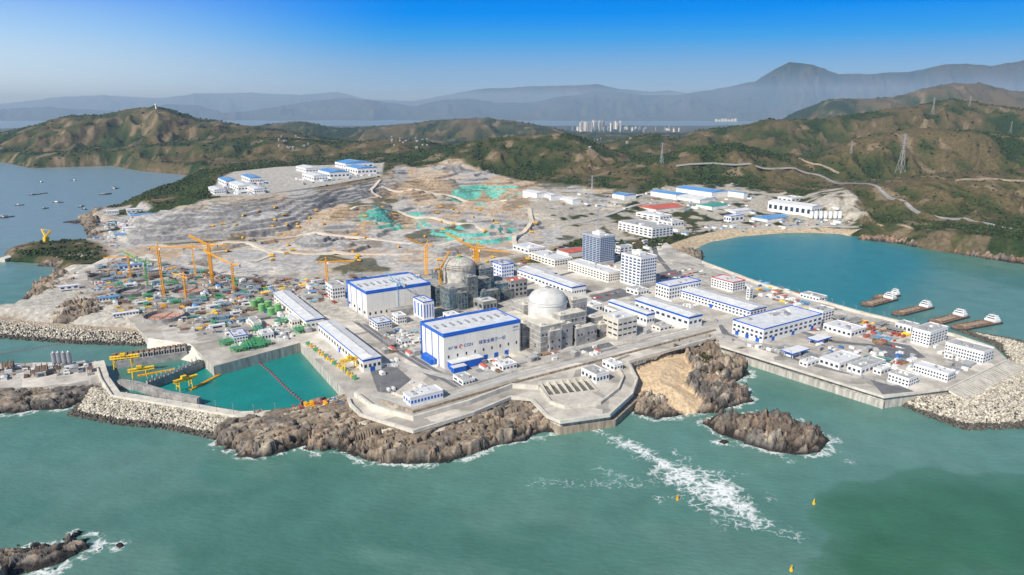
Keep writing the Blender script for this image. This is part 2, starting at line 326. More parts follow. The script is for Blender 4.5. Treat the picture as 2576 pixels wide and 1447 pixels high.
def rock(name,label,pts,hmax,edge=14,res=1.3,sd=0,tanm=0.,zmax=99,col=(.255,.205,.155),rough=1.,jag=9,tanpoly=None):
    P=W(pts,0);ROCKS.append(P);xs=[p[0] for p in P];yy=[p[1] for p in P]
    gx=np.arange(min(xs)-8,max(xs)+8,res);gyy=np.arange(min(yy)-8,max(yy)+8,res);XX,YY=np.meshgrid(gx,gyy)
    wx=XX+(fbm(XX/9,YY/9,3,sd+21)-.5)*3;wy=YY+(fbm(XX/9,YY/9,3,sd+22)-.5)*3
    rx=wx*.83+wy*.55;ry=-wx*.55+wy*.83
    f1,f2,i1,t1=worley(rx/30,ry/13,sd+1);g1,g2,i2,t2=worley(rx/12,ry/4.4,sd+2);k1,k2,i3,t3=worley(rx/4.8,ry/2.2,sd+3)
    d=pdist(XX,YY,P)+(fbm(XX/14,YY/14,3,sd)-.5)*jag+(i1-.5)*jag*.8+(i2-.5)*jag*.5
    env=1-np.exp(-np.maximum(d,0)/edge)
    hf=hmax/12
    h=hmax*env*(.60+.5*i1)+rough*hf*sst(0,4,d)*(t1*7.5+(i2-.5)*4.4+t2*6.+(i3-.5)*1.5+t3*2.8)
    h=h-rough*hf*(4.2*sst(.08,0,f2-f1)+2.0*sst(.08,0,g2-g1))*sst(0,4,d)
    h=np.minimum(h,zmax+(i2-.5)*.5);h=np.where(d>0,np.maximum(h,.1+.5*i2)+.1,-4.)
    Cc=np.empty(XX.shape+(3,));Cc[:]=col
    Cc=mixc(Cc,[.14,.13,.12],sst(.44,.60,fbm(XX/26,YY/26,4,sd+31)+.15*(i2-.5))*.85)
    Cc=mixc(Cc,[.34,.235,.155],sst(.58,.74,fbm(XX/18,YY/18,3,sd+9))*.6)
    Cc=mixc(Cc,[.46,.39,.29],sst(.58,.72,fbm(XX/12,YY/12,3,sd+35))*.7*sst(4,8,h))
    Cc=Cc*(.7+.6*i2)[...,None]
    Cc=mixc(Cc,[.48,.36,.23],tanm*sst(4,9,h)*sst(.3,.5,fbm(XX/30,YY/30,2,sd+12)+.1))
    Cc=mixc(Cc,Cc*.4,rough*sst(.10,0,g2-g1)*.8)
    Cc=mixc(Cc,[.036,.031,.026],sst(4.6,2.,h+(i2-.5)*2))
    if tanpoly:
        dt=pdist(XX,YY,W(tanpoly,9))+(fbm(XX/12,YY/12,3,sd+12)-.5)*8;tf=sst(-1.5,2,dt)
        hs=3.5+hmax*.75*np.clip(dt/34,0,1)+(fbm(XX/16,YY/16,2,sd+15)-.5)*1.2
        h=np.where(d>0,h+(hs-h)*tf*.98,h);Cc=mixc(Cc,[.72,.54,.34],tf*(.9+.1*i1))
    idx=-np.ones(XX.size,int);fc=gridfaces(*XX.shape);kk=(d>-5).ravel();fc=fc[kk[fc].all(1)]
    used=np.unique(fc);idx[used]=np.arange(len(used));VV=np.stack([XX,YY,h],-1).reshape(-1,3)[used]
    cc=np.concatenate([Cc,np.ones(XX.shape+(1,))],-1).reshape(-1,4)[used]
    o=npmesh(name,VV,idx[fc],RM,False,cc);tag(o,label,'rock');return o,P
rock('rock_outcrop','rugged brown shore rocks below the concrete seawall',[(545,1100),(560,1122),(600,1140),(640,1152),(700,1140),(760,1122),(800,1142),(860,1134),(920,1162),(1000,1168),(1080,1168),(1180,1152),(1240,1122),(1330,1105),(1425,1085),(1430,1072),(1400,1030),(1290,985),(1040,1040),(880,1000),(800,1020),(640,1055)],13,6,1.0,1,.15,10.9)
rock('rock_peninsula','rocky headland with bare orange sandy top beside seawall',[(1592,990),(1596,1040),(1650,1056),(1690,1050),(1740,1038),(1790,1040),(1892,1008),(1878,985),(1850,962),(1888,942),(1875,915),(1915,895),(1830,858),(1750,850),(1600,905)],10,7,1.05,2,0,99,rough=1.1,jag=4,tanpoly=[(1596,925),(1640,898),(1722,880),(1742,925),(1722,960),(1778,1003),(1745,1026),(1690,1012),(1660,985),(1598,978)])
rock('rock_island','low dark elongated rock islet surrounded by sea',[(1768,1066),(1805,1050),(1850,1056),(1900,1040),(1990,1052),(2050,1082),(2088,1110),(2068,1140),(1990,1145),(1900,1124),(1820,1098)],12,9,1.0,5,.0,jag=3,col=(.19,.15,.115))
rock('rock_islet','dark weed-covered reef with surf around it',[(-60,1470),(-30,1400),(60,1378),(150,1370),(190,1348),(240,1350),(248,1380),(180,1410),(140,1436),(60,1452),(-60,1500)],8,5,.6,7,jag=8)
rock('rock_outcrop','dark shore rock beneath the concrete yard',[(-90,1048),(0,1046),(150,1030),(230,1012),(262,985),(200,955),(-90,950)],11,7,1.1,9,0,7.6)
rock('sea_stack','tiny rock awash in the waves',[(1808,1112),(1820,1106),(1832,1112),(1822,1118)],3,3,.6,11,jag=2)
rock('sea_stack','tiny rock awash in the waves',[(290,1372),(302,1366),(312,1374),(300,1380)],2,3,.6,12,jag=2)
rock('shore_rock','brown rocks on the inlet shore',[(60,752),(90,720),(140,692),(190,690),(200,720),(150,745),(90,768)],13,9,1.8,13,.3)
rock('shore_rock','brown rocks beside the small inlet',[(120,812),(150,775),(200,752),(285,760),(290,800),(230,815),(170,822)],15,10,1.8,14,.3)
rock('shore_rock','dark rocks in the sea by the jetty',[(100,668),(140,650),(230,640),(300,640),(240,668),(150,676)],9,10,2.,15,.2)
rock('shore_rock','reddish rocks along the headland',[(195,552),(240,530),(300,522),(310,540),(250,560),(235,585),(290,600),(230,602),(210,575)],10,14,3,16,.3)
rock('shore_rock','rocks beside the sandy beach and road',[(1690,650),(1715,632),(1765,640),(1765,666),(1730,668)],11,8,1.8,17,.2)
rock('reef','thin dark reef in calm water',[(160,560),(250,545),(270,548),(190,564)],3,8,2.5,18)
rock('headland_rock','reddish brown rocky shore beside the bay',[(2160,602),(2260,614),(2400,638),(2576,667),(2750,692),(2760,672),(2576,652),(2400,626),(2260,604),(2180,596)],9,10,1.9,19,.1,rough=1.3,col=(.25,.165,.11))
# ---------- water ----------
yw=np.concatenate([300*np.exp(np.linspace(0,math.log(1300/300),330)),1300*np.exp(np.linspace(0,math.log(60000/1300),170))[1:]])
kw=np.linspace(-1.15,1.15,640);YW=np.repeat(yw[:,None],640,1);XW=YW*kw[None,:]
WC=np.empty(XW.shape+(3,));WC[:]=(.076,.198,.158)
WC=mixc(WC,[.110,.240,.200],sst(.35,.65,fbm(XW/220,YW/160,4,91)))
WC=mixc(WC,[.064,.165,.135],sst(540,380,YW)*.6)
WC=mixc(WC,[.128,.240,.205],sst(.55,.7,fbm(XW/90+YW/200,YW/60,4,97))*.5)
GRN=W([(1985,1285),(2010,1340),(1985,1380),(2030,1500),(2400,1600),(2900,1400),(2700,1190),(2300,1180),(2120,1230)],0)
gd=pdist(XW,YW,GRN)+(fbm(XW/40,YW/40,4,92)-.5)*50
WC=mixc(WC,[.035,.132,.065],sst(-3,6,gd)*.4+sst(-4,40,gd)*.4)
BAY=W([(1760,665),(1860,600),(2150,590),(2350,640),(2250,760),(2150,790),(1900,720)],0)
WC=mixc(WC,[.026,.200,.215],sst(-80,50,pdist(XW,YW,BAY)))
PL=W([(860,1000),(740,880),(500,900),(380,940),(300,985),(420,1015),(600,1040),(720,1035)],0)
WC=mixc(WC,[.012,.225,.20],sst(-10,10,pdist(XW,YW,PL)))
WC=mixc(WC,[.18,.26,.28],sst(900,1600,YW)*sst(100,-300,XW))  # left sea: grey-blue of distant haze painted into the water colour
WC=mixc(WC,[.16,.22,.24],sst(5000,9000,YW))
foam=np.zeros(XW.shape)
pl=[(1490,1066,4,.68),(1510,1085,6,.66),(1560,1108,8,.66),(1640,1150,9,.68),(1700,1185,15,.76),(1770,1225,23,.88),(1840,1265,20,.86),(1900,1300,12,.80),(1925,1308,4,.6)]
for i in range(len(pl)-1):
    x0,y0=G(pl[i][0],pl[i][1],0);x1,y1=G(pl[i+1][0],pl[i+1][1],0);dx=x1-x0;dy=y1-y0
    t=np.clip(((XW-x0)*dx+(YW-y0)*dy)/(dx*dx+dy*dy),0,1);w=pl[i][2]*(1-t)+pl[i+1][2]*t;q=pl[i][3]*(1-t)+pl[i+1][3]*t
    dd=np.hypot(XW-x0-t*dx,YW-y0-t*dy)+(fbm(XW/12,YW/12,3,94)-.5)*w*2.2
    foam=np.maximum(foam,q*sst(w*1.9,-w*.3,dd))
for u0,v0,u1,v1,w,q in [(1350,1215,1640,1215,9,.22),(1900,1310,2000,1345,9,.34),(1690,1130,1720,1170,4,.38),(2130,1160,2145,1164,3,.45),(1940,1130,1990,1160,4,.4),(2090,1100,2110,1110,5,.45),(1500,1180,1560,1200,6,.24)]:
    x0,y0=G(u0,v0,0);x1,y1=G(u1,v1,0);dx=x1-x0;dy=y1-y0;t=np.clip(((XW-x0)*dx+(YW-y0)*dy)/(dx*dx+dy*dy),0,1)
    foam=np.maximum(foam,q*sst(w*1.6,0,np.hypot(XW-x0-t*dx,YW-y0-t*dy)+(fbm(XW/10,YW/10,3,95)-.5)*w))
for P in ROCKS[:7]:
    d=-pdist(XW,YW,P);foam=np.maximum(foam,.56*sst(9,2,np.abs(d-1)+(fbm(XW/9,YW/9,2,96)-.38)*14))
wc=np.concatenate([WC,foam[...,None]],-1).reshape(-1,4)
def watermat():
    m=bpy.data.materials.new('sea_water');m.use_nodes=True;t=m.node_tree;b=t.nodes['Principled BSDF']
    at=nd(t,'ShaderNodeAttribute');at.attribute_name='Col';g=nd(t,'ShaderNodeNewGeometry')
    n=nd(t,'ShaderNodeTexNoise');n.inputs['Scale'].default_value=.30;n.inputs['Detail'].default_value=9;n.inputs['Roughness'].default_value=.75
    dn=nd(t,'ShaderNodeTexNoise');dn.inputs['Scale'].default_value=.10;dn.inputs['Detail'].default_value=5
    va=nd(t,'ShaderNodeVectorMath',operation='MULTIPLY_ADD');va.inputs[1].default_value=(16,16,0)
    t.links.new(g.outputs['Position'],dn.inputs['Vector']);t.links.new(dn.outputs['Color'],va.inputs[0]);t.links.new(g.outputs['Position'],va.inputs[2])
    def vor(sc_,a0,b0):
        v=nd(t,'ShaderNodeTexVoronoi',feature='DISTANCE_TO_EDGE');v.inputs['Scale'].default_value=sc_;t.links.new(va.outputs[0],v.inputs['Vector'])
        l=nd(t,'ShaderNodeMapRange');l.inputs[1].default_value=0;l.inputs[2].default_value=a0;l.inputs[3].default_value=b0;l.inputs[4].default_value=0;t.links.new(v.outputs['Distance'],l.inputs[0]);return l
    l1=vor(.12,.26,.46);l2=vor(.30,.30,.36)
    ls=nd(t,'ShaderNodeMath',operation='ADD');t.links.new(l1.outputs[0],ls.inputs[0]);t.links.new(l2.outputs[0],ls.inputs[1])
    t.links.new(g.outputs['Position'],n.inputs['Vector'])
    a=nd(t,'ShaderNodeMath',operation='MULTIPLY');t.links.new(n.outputs['Fac'],a.inputs[0]);a.inputs[1].default_value=1.0
    s=nd(t,'ShaderNodeMath',operation='ADD');t.links.new(ls.outputs[0],s.inputs[0]);t.links.new(a.outputs[0],s.inputs[1])
    s2=nd(t,'ShaderNodeMath',operation='ADD');t.links.new(s.outputs[0],s2.inputs[0]);t.links.new(at.outputs['Alpha'],s2.inputs[1])
    r=nd(t,'ShaderNodeMapRange');r.inputs[1].default_value=1.28;r.inputs[2].default_value=1.85;t.links.new(s2.outputs[0],r.inputs[0])
    gt=nd(t,'ShaderNodeMapRange');gt.inputs[1].default_value=.03;gt.inputs[2].default_value=.15;t.links.new(at.outputs['Alpha'],gt.inputs[0])
    fm=nd(t,'ShaderNodeMath',operation='MULTIPLY');t.links.new(r.outputs[0],fm.inputs[0]);t.links.new(gt.outputs[0],fm.inputs[1])
    n2=nd(t,'ShaderNodeTexNoise');n2.inputs['Scale'].default_value=.03;n2.inputs['Detail'].default_value=12;n2.inputs['Roughness'].default_value=.65;t.links.new(g.outputs['Position'],n2.inputs['Vector'])
    r2=nd(t,'ShaderNodeMapRange');r2.inputs[1].default_value=.3;r2.inputs[2].default_value=.7;r2.inputs[3].default_value=.86;r2.inputs[4].default_value=1.14;t.links.new(n2.outputs['Fac'],r2.inputs[0])
    m0=nd(t,'ShaderNodeMix',data_type='RGBA',blend_type='MULTIPLY');m0.inputs[0].default_value=1;t.links.new(at.outputs['Color'],m0.inputs[6]);t.links.new(r2.outputs[0],m0.inputs[7])
    mx=nd(t,'ShaderNodeMix',data_type='RGBA');t.links.new(fm.outputs[0],mx.inputs[0]);t.links.new(m0.outputs[2],mx.inputs[6]);mx.inputs[7].default_value=(.85,.87,.85,1)
    t.links.new(mx.outputs[2],b.inputs['Base Color'])
    b.inputs['Roughness'].default_value=.3;b.inputs['IOR'].default_value=1.33;b.inputs['Specular IOR Level'].default_value=.3
    w=nd(t,'ShaderNodeTexNoise');w.inputs['Scale'].default_value=.3;w.inputs['Detail'].default_value=5
    mp=nd(t,'ShaderNodeMapping');mp.inputs['Rotation'].default_value=(0,0,.5);mp.inputs['Scale'].default_value=(.5,1,1);t.links.new(g.outputs['Position'],mp.inputs[0]);t.links.new(mp.outputs[0],w.inputs['Vector'])
    bp=nd(t,'ShaderNodeBump');bp.inputs['Distance'].default_value=.7;bp.inputs['Strength'].default_value=.8;t.links.new(w.outputs['Fac'],bp.inputs['Height']);t.links.new(bp.outputs[0],b.inputs['Normal'])
    return m
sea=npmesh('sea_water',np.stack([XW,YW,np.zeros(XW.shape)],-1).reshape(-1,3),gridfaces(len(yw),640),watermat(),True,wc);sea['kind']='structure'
# ---------- platforms ----------
def yardmat():
    m=mat('yard_concrete',(.64,.595,.52),.9,.26,.04);t=m.node_tree;b=t.nodes['Principled BSDF']
    g=nd(t,'ShaderNodeNewGeometry');vo=nd(t,'ShaderNodeTexVoronoi',distance='CHEBYCHEV');vo.inputs['Scale'].default_value=.028
    mp=nd(t,'ShaderNodeMapping');mp.inputs['Rotation'].default_value=(0,0,-math.radians(AX));t.links.new(g.outputs['Position'],mp.inputs[0]);t.links.new(mp.outputs[0],vo.inputs['Vector'])
    s=nd(t,'ShaderNodeSeparateColor');t.links.new(vo.outputs['Color'],s.inputs[0])
    r=nd(t,'ShaderNodeMapRange');r.inputs[3].default_value=.58;r.inputs[4].default_value=1.10;t.links.new(s.outputs[0],r.inputs[0])
    old=b.inputs['Base Color'].links[0].from_socket
    mx=nd(t,'ShaderNodeMix',data_type='RGBA',blend_type='MULTIPLY');mx.inputs[0].default_value=1;t.links.new(old,mx.inputs[6]);t.links.new(r.outputs[0],mx.inputs[7]);t.links.new(mx.outputs[2],b.inputs['Base Color']);return m
YM=yardmat()
SMAIN=[(868,985),(880,1015),(905,1040),(1040,1083),(1190,1038),(1285,998),(1335,1003),(1375,1045),(1410,1060),(1535,1042),(1592,990),(1606,950),(1583,905),(1798,845),(1810,866),(2225,998),(2385,978),(2535,905),(2500,872),(2400,838),(2150,778),(1900,705),(1765,655),(1700,628),(1660,598),(1440,600),(1300,640),(1080,678),(850,690),(600,690),(380,640),(300,632),(200,680),(160,705),(215,760),(320,800),(372,850),(480,865),(537,922),(755,862)]
def slab(name,poly,z0,z1,m=YM,mw=CONCW):
    P=W(poly,z1);a=M();a.prism(P,z1-.5,z1);o=a.obj(name,m);o['kind']='structure'
    w=M();w.prism(P,z0,z1-.5);w.f.pop();o2=w.obj('quay_wall',mw);tag(o2,'tall pale concrete seawall around the yard','seawall');return P
PM=slab('yard_ground',SMAIN,-5,12)
SL=slab('yard_ground',[(-350,925),(0,915),(242,908),(265,962),(180,970),(-350,985)],-4,8)
def ribbon(name,pts,w,z0,z1,m,z=None,world=False):
    P=[Vector(p) for p in (pts if world else W(pts,z1 if z is None else z))];n=len(P);L=[];R=[]
    for i in range(n):
        a=(P[i]-P[i-1]).normalized() if i else (P[1]-P[0]).normalized();b=(P[i+1]-P[i]).normalized() if i<n-1 else a
        t=(a+b).normalized();nn=Vector((-t.y,t.x));k=w/2/max(.4,nn.dot(Vector((-a.y,a.x))));L.append(P[i]+nn*k);R.append(P[i]-nn*k)
    s=M()
    for i in range(n-1):
        q=[R[i],R[i+1],L[i+1],L[i]]
        s.add([(p.x,p.y,z0) for p in q]+[(p.x,p.y,z1) for p in q],[(4,5,6,7),(0,1,5,4),(2,3,7,6),(3,0,4,7),(1,2,6,5)])
    return s.obj(name,m)
def road(pts,w,z=12.06,m=ASPH,name='road'):
    o=ribbon(name,pts,w,z-.05,z,m);o['kind']='structure';return o
def wall(name,label,cat,pts,w,z0,z1,m,z=None): tag(ribbon(name,pts,w,z0,z1,m,z),label,cat)
wall('breakwater','curved pale concrete breakwater walkway enclosing the basin','breakwater',[(250,908),(262,950),(290,990),(420,1010),(600,1040),(720,1036),(800,1018),(878,990)],9,-4,9,CONCL)
wall('parapet_wall','low concrete parapet along breakwater edge','wall',[(245,925),(255,955),(282,997),(420,1019),(600,1049),(722,1044),(805,1026),(882,1000)],1.2,8,10.6,CONCL,9)
WW=[(876,1000),(882,1015),(907,1039),(1040,1081),(1190,1036),(1285,996),(1337,1001),(1377,1043),(1410,1057),(1533,1040),(1589,989),(1602,950),(1578,907),(1797,847)]
wall('wave_wall','stepped concrete wave wall along the sea edge','wall',WW,2.4,11.5,14.6,CONCL)
wall('wave_wall','inner concrete wave wall beside the promenade','wall',[(893,985),(935,1016),(1040,1046),(1180,1006),(1288,965),(1355,968)],2.4,12,16.5,CONCL)
wall('wave_wall','inner wall around the outfall deck','wall',[(1355,968),(1385,1008),(1420,1020),(1510,1010),(1555,975),(1568,945),(1545,905),(1580,890)],1.8,12,15.,CONCL)
wall('wave_wall','concrete parapet along the long quay','wall',[(1812,868),(2224,996),(2384,976),(2532,905)],1.4,11.5,13.8,CONCL)
wall('wave_wall','concrete flood wall facing the bay','wall',[(2500,873),(2400,840),(2150,780),(1900,707),(1767,657)],2.,11.5,15.2,CONCL)
wall('rubble_berm','brown rubble berm along the bay seawall','embankment',[(2440,866),(2400,856),(2150,794),(1900,720),(1775,674)],14,-4,4,SAND,4)
wall('wave_wall','low stained concrete wall beside perimeter road','wall',[(1800,828),(1570,888),(1300,958),(1180,993),(1040,1033),(960,1005)],1.2,12,14.2,CONCD)
wall('fence','pale perimeter fence line beside the road','fence',[(1800,805),(1580,862),(1300,930),(1180,966),(1040,1004),(985,985)],.5,12,14.4,CONCL)
wall('ledge','lower stained concrete ledge of the outfall','ledge',[(1372,1052),(1412,1070),(1540,1052),(1602,996)],8,-4,7,CONCD,7)
wall('ledge','wide lower concrete promenade beneath the wave wall','ledge',[(872,1018),(900,1056),(1040,1100),(1190,1054),(1285,1012),(1330,1016),(1372,1052)],7,-4,8.6,CONCL,8.6)
wall('ledge','narrow concrete bench along the quay','ledge',[(1815,880),(2225,1010)],3,-4,7.5,CONCW,7.5)
P0=Vector(G(1368,985));e=empty('outfall_structure',(P0.x,P0.y,12.1),math.radians(16),'concrete outfall chamber with open bays','outfall')
for i in range(8): M().add([(i*7,-12,0),(i*7+1.3,-12,0),(i*7+1.3,12,0),(i*7,12,0),(i*7,-12,.8),(i*7+1.3,-12,.8),(i*7+1.3,12,4.6),(i*7,12,4.6)],[(4,5,6,7),(0,1,5,4),(1,2,6,5),(2,3,7,6),(3,0,4,7)]).obj('divider_wall',CONCL,e)
M().box(-1,12,0,51,14,5).obj('end_wall',CONCL,e);M().box(-1,-14,0,51,-12.1,1.2).obj('end_wall',CONCL,e);M().box(1.3,-12,.02,49,12,.3).obj('chamber_floor',mat('wet_floor',(.16,.15,.13),.6,.4,.2),e)
road([(935,995),(1040,1022),(1300,945),(1590,872),(1800,816),(1960,768)],10,12.06,ROADL)
road([(1805,840),(1900,868),(2100,925),(2240,965),(2380,950),(2460,900)],9,12.07,ROADL)
road([(700,702),(860,780),(1000,880),(1160,975)],11,12.08)
road([(960,905),(1140,952),(1320,905),(1540,855),(1700,832)],9,12.10,ROADL)
road([(850,775),(1000,815),(1100,795),(1240,740),(1420,690),(1560,655)],8,12.09)
road([(1640,600),(1650,640),(1700,700),(1800,760),(1900,800),(2100,860),(2300,880)],9,12.11)
road([(1470,760),(1600,735),(1690,695),(1760,668)],8,12.12)
road([(1735,660),(1890,715),(2140,790),(2390,850),(2480,885)],9,12.13,ROADL)
LINE=mat('road_line_paint',(.75,.74,.70),.7,.1,.2)
for pts,z in (([(935,995),(1040,1022),(1300,945),(1590,872),(1800,816)],12.068),([(1735,660),(1890,715),(2140,790),(2390,850)],12.138),([(700,702),(860,780),(1000,880),(1160,975)],12.088)): road(pts,.5,z,LINE,'road_marking')
def lot(poly,z=12.04,m=ASPH):
    o=M().prism(W(poly,z),z-.03,z).obj('paved_lot',m);o['kind']='structure'
lot([(925,915),(1000,925),(1035,955),(990,990),(950,985)]);lot([(1450,870),(1530,860),(1560,880),(1470,893)],12.05);lot([(1150,945),(1290,930),(1330,945),(1180,978)],12.05,ROADL)
lot([(1640,690),(1760,665),(1800,690),(1700,715)],12.04);lot([(1950,800),(2060,812),(2100,830),(2010,835)]);lot([(2190,850),(2290,870),(2330,900),(2230,905)]);lot([(1480,745),(1560,725),(1600,740),(1520,760)])
lot([(2180,945),(2240,960),(2300,985),(2220,992)],12.03);lot([(1075,925),(1110,945),(1095,958),(1062,938)],12.05)
lot([(1940,872),(2030,900),(2150,945),(2060,925),(1920,880)],12.035);lot([(1800,800),(1835,838),(1860,850),(1820,850)],12.035);lot([(2100,820),(2170,828),(2180,845),(2110,838)],12.035)
DIRT=mat('trodden_earth',(.42,.36,.285),.95,.5,.07);lot([(300,640),(600,695),(830,700),(700,760),(560,830),(480,835),(330,790),(215,740),(230,690)],12.03,DIRT)
road([(230,770),(330,720),(450,690),(600,705),(700,702)],8,12.05,ROADL);road([(480,835),(540,780),(620,740),(700,702)],8,12.055,ROADL);road([(400,700),(450,760),(540,780)],7,12.045,ROADL)
lot([(520,800),(600,780),(640,800),(560,825)],12.04,CONC);lot([(250,715),(300,700),(320,712),(270,730)],12.04,CONC);lot([(560,715),(640,712),(640,735),(570,740)],12.04,CONC)
def hroad(pts,w,m=ROADL,name='road'):
    Q=[Vector(hit(*p)) for p in pts];R=[]
    for i in range(len(Q)-1):
        for t in np.linspace(0,1,9)[:-1]:
            p=Q[i].lerp(Q[i+1],t);R.append(Vector((p.x,p.y,max(gz(p.x,p.y),gz(p.x,p.y-6),gz(p.x,p.y+6))+1.0)))
    for _ in range(2):
        R=[R[0]]+[Vector(((R[i-1].x+2*R[i].x+R[i+1].x)/4,(R[i-1].y+2*R[i].y+R[i+1].y)/4,max(R[i].z,(R[i-1].z+R[i+1].z)/2))) for i in range(1,len(R)-1)]+[R[-1]]
    s=M()
    for i in range(len(R)-1):
        t=(R[i+1]-R[i]);t.z=0;t.normalize();n=Vector((-t.y,t.x,0))*w/2
        a,b,c,d=R[i]-n,R[i+1]-n,R[i+1]+n,R[i]+n;dn=Vector((0,0,-5))
        s.add([tuple(q) for q in (a,b,c,d,a+dn,b+dn,c+dn,d+dn)],[(0,1,2,3),(4,5,1,0),(6,7,3,2)])
    o=s.obj(name,m);o['kind']='structure'
hroad([(1700,418),(1850,422),(1990,425),(2060,440),(2140,462),(2220,490),(2290,530),(2400,552),(2500,568),(2640,590)],9,mat('hill_road',(.34,.33,.31),.9,.15,.05))
hroad([(2010,400),(2060,415),(2120,440)],7,SAND);hroad([(2400,455),(2500,452),(2600,456)],7,SAND)
hroad([(1640,600),(1700,585),(1850,575),(2000,572),(2150,570)],10);hroad([(1410,600),(1400,575),(1470,560),(1560,530),(1640,510)],11)
HR=mat('haul_road',(.66,.59,.48),.95,.12,.05)
for p in [[(960,470),(1050,478),(1150,500),(1300,505)],[(620,600),(760,590),(900,600),(1040,615),(1180,600)],[(880,530),(1000,530),(1100,550),(1250,600)],[(960,500),(930,480),(960,450)],[(500,640),(640,625),(760,640),(900,640),(1060,640)],[(1310,640),(1290,600),(1340,560),(1330,520)],[(640,660),(690,640),(640,615),(560,612),(500,620)]]: hroad(p,9,HR,'haul_road')
# ---------- buildings ----------
FOOT=[]
def solve(x0,y0,z,u,ax,ay):
    k=(u-CX)/F;d0=y0*cp+(ZC-z)*sp;return (k*d0-x0)/(ax-k*ay*cp)
def hgt(y,z,vt):
    m=(CY-vt)/F;return ZC+y*(m*cp-sp)/(cp+m*sp)-z
def windows(e,a,b,h,nf,nx,ny,z0=.12,z1=.9,mt=GLASS,wf=.55,hf=.5):
    cnt=0;rest=M();base={}
    for face,n,L in (('f',nx,a),('l',ny,b)):
        if not n: continue
        ww=L/n*wf;hh=h*(z1-z0)/nf*hf
        for j in range(nf):
            for i in range(n):
                cx=(i+.5)*L/n;cz=h*z0+(j+.5)*h*(z1-z0)/nf
                if cnt<100:
                    if face not in base:
                        base[face]=(M().box(-ww/2,-.12,-hh/2,ww/2,.12,hh/2) if face=='f' else M().box(-.12,-ww/2,-hh/2,.12,ww/2,hh/2)).obj('window',mt,e);o=base[face]
                    else: o=base[face].copy();COL.objects.link(o)
                    o.location=(cx,0,cz) if face=='f' else (0,cx,cz);cnt+=1
                else:
                    if face=='f':rest.box(cx-ww/2,-.12,cz-hh/2,cx+ww/2,.12,cz+hh/2)
                    else:rest.box(-.12,cx-ww/2,cz-hh/2,.12,cx+ww/2,cz+hh/2)
    if rest.v: rest.obj('window',mt,e)['kind']='stuff'
def bld(name,label,cat,u0,v0,vt,uL,uR,z=12.,rot=AX,wall=WHITE,roof=ROOFW,kind='flat',trim=None,win=None,doors=0,units=4,ter=False,group=None,minh=3.2,bm=260):
    if ter: x,y,z=hit(u0,v0)
    else: x,y=G(u0,v0,z)
    r=math.radians(rot);ca,sa=math.cos(r),math.sin(r)
    a=max(4,solve(x,y,z,uR,ca,sa));b=max(4,solve(x,y,z,uL,-sa,ca));h=max(minh,hgt(y,z,vt))
    a=min(a,260);b=min(b,bm)
    e=empty(name,(x,y,z),r,label,cat,group)
    cx=x+ca*a/2-sa*b/2;cy=y+sa*a/2+ca*b/2;FOOT.append((cx,cy,math.hypot(a,b)/2*.85,x,y,r,a,b))
    M().box(0,0,-(6 if ter else 0),a,b,h).obj('wall',wall,e)
    if kind=='flat':
        M().box(.5,.5,h+.01,a-.5,b-.5,h+.25).obj('roof',random.choice([ROOFW,ROOFG]) if roof is ROOFW and not trim else roof,e)
        q=.9 if h<12 else 1.2
        M().box(-.15,-.15,h-.1,a+.15,.4,h+q).box(-.15,b-.4,h-.1,a+.15,b+.15,h+q).box(-.15,.4,h-.1,.4,b-.4,h+q).box(a-.4,.4,h-.1,a+.15,b-.4,h+q).obj('parapet',trim or wall,e)
        for i in range(units):
            ux=random.uniform(.1,.8)*a;uy=random.uniform(.15,.75)*b;w=min(a,b)*random.uniform(.05,.13)+.6
            M().box(ux,uy,h+.26,ux+w*1.4,uy+w,h+1.2+w*.3,.1,.1).obj('roof_unit',random.choice([ROOFG,WHITEP,STEEL]),e)
    else:
        s=M();o=.7;v=M()
        if b>=a:
            rz=h+a*.07+.3
            s.add([(-o,-o,h),(a/2,-o,rz),(a+o,-o,h),(-o,b+o,h),(a/2,b+o,rz),(a+o,b+o,h),(-o,-o,h-.3),(a+o,-o,h-.3),(-o,b+o,h-.3),(a+o,b+o,h-.3)],[(0,1,4,3),(1,2,5,4),(0,6,7,2,1),(3,4,5,9,8),(6,0,3,8),(2,7,9,5)])
            v.box(a*.46,b*.06,rz-a*.02,a*.54,b*.94,rz+.7,.3,.3)
        else:
            rz=h+b*.07+.3
            s.add([(-o,-o,h),(-o,b/2,rz),(-o,b+o,h),(a+o,-o,h),(a+o,b/2,rz),(a+o,b+o,h),(-o,-o,h-.3),(-o,b+o,h-.3),(a+o,-o,h-.3),(a+o,b+o,h-.3)],[(0,3,4,1),(1,4,5,2),(6,0,1,2,7),(3,8,9,5,4),(8,3,0,6),(2,5,9,7)])
            v.box(a*.06,b*.46,rz-b*.02,a*.94,b*.54,rz+.7,.3,.3)
        s.obj('roof',roof,e)
        if a*b>500: v.obj('ridge_vent',STEEL if roof is not ROOFW else ROOFG,e)
        if trim:
            t=h*.82
            M().box(-.12,-.12,t,a+.12,.02,h-.35).box(-.12,.02,t,.02,b+.12,h-.35).box(a-.02,.02,t,a+.12,b+.12,h-.35).obj('trim_band',trim,e)
    if win: windows(e,a,b,h,*win)
    for i in range(doors):
        w=min(5,a/(doors+1)*.5);dx=a*(i+.5)/doors-w/2
        M().box(dx,-.2,0,dx+w,.05,min(5,h*.55)).obj('door',BLUE if trim else STEEL,e)
        w=min(5,b/(doors+1)*.5);dx=b*(i+.5)/doors-w/2
        M().box(-.2,dx,0,.05,dx+w,min(5,h*.55)).obj('door',BLUE if trim else STEEL,e)
    return e,a,b,h
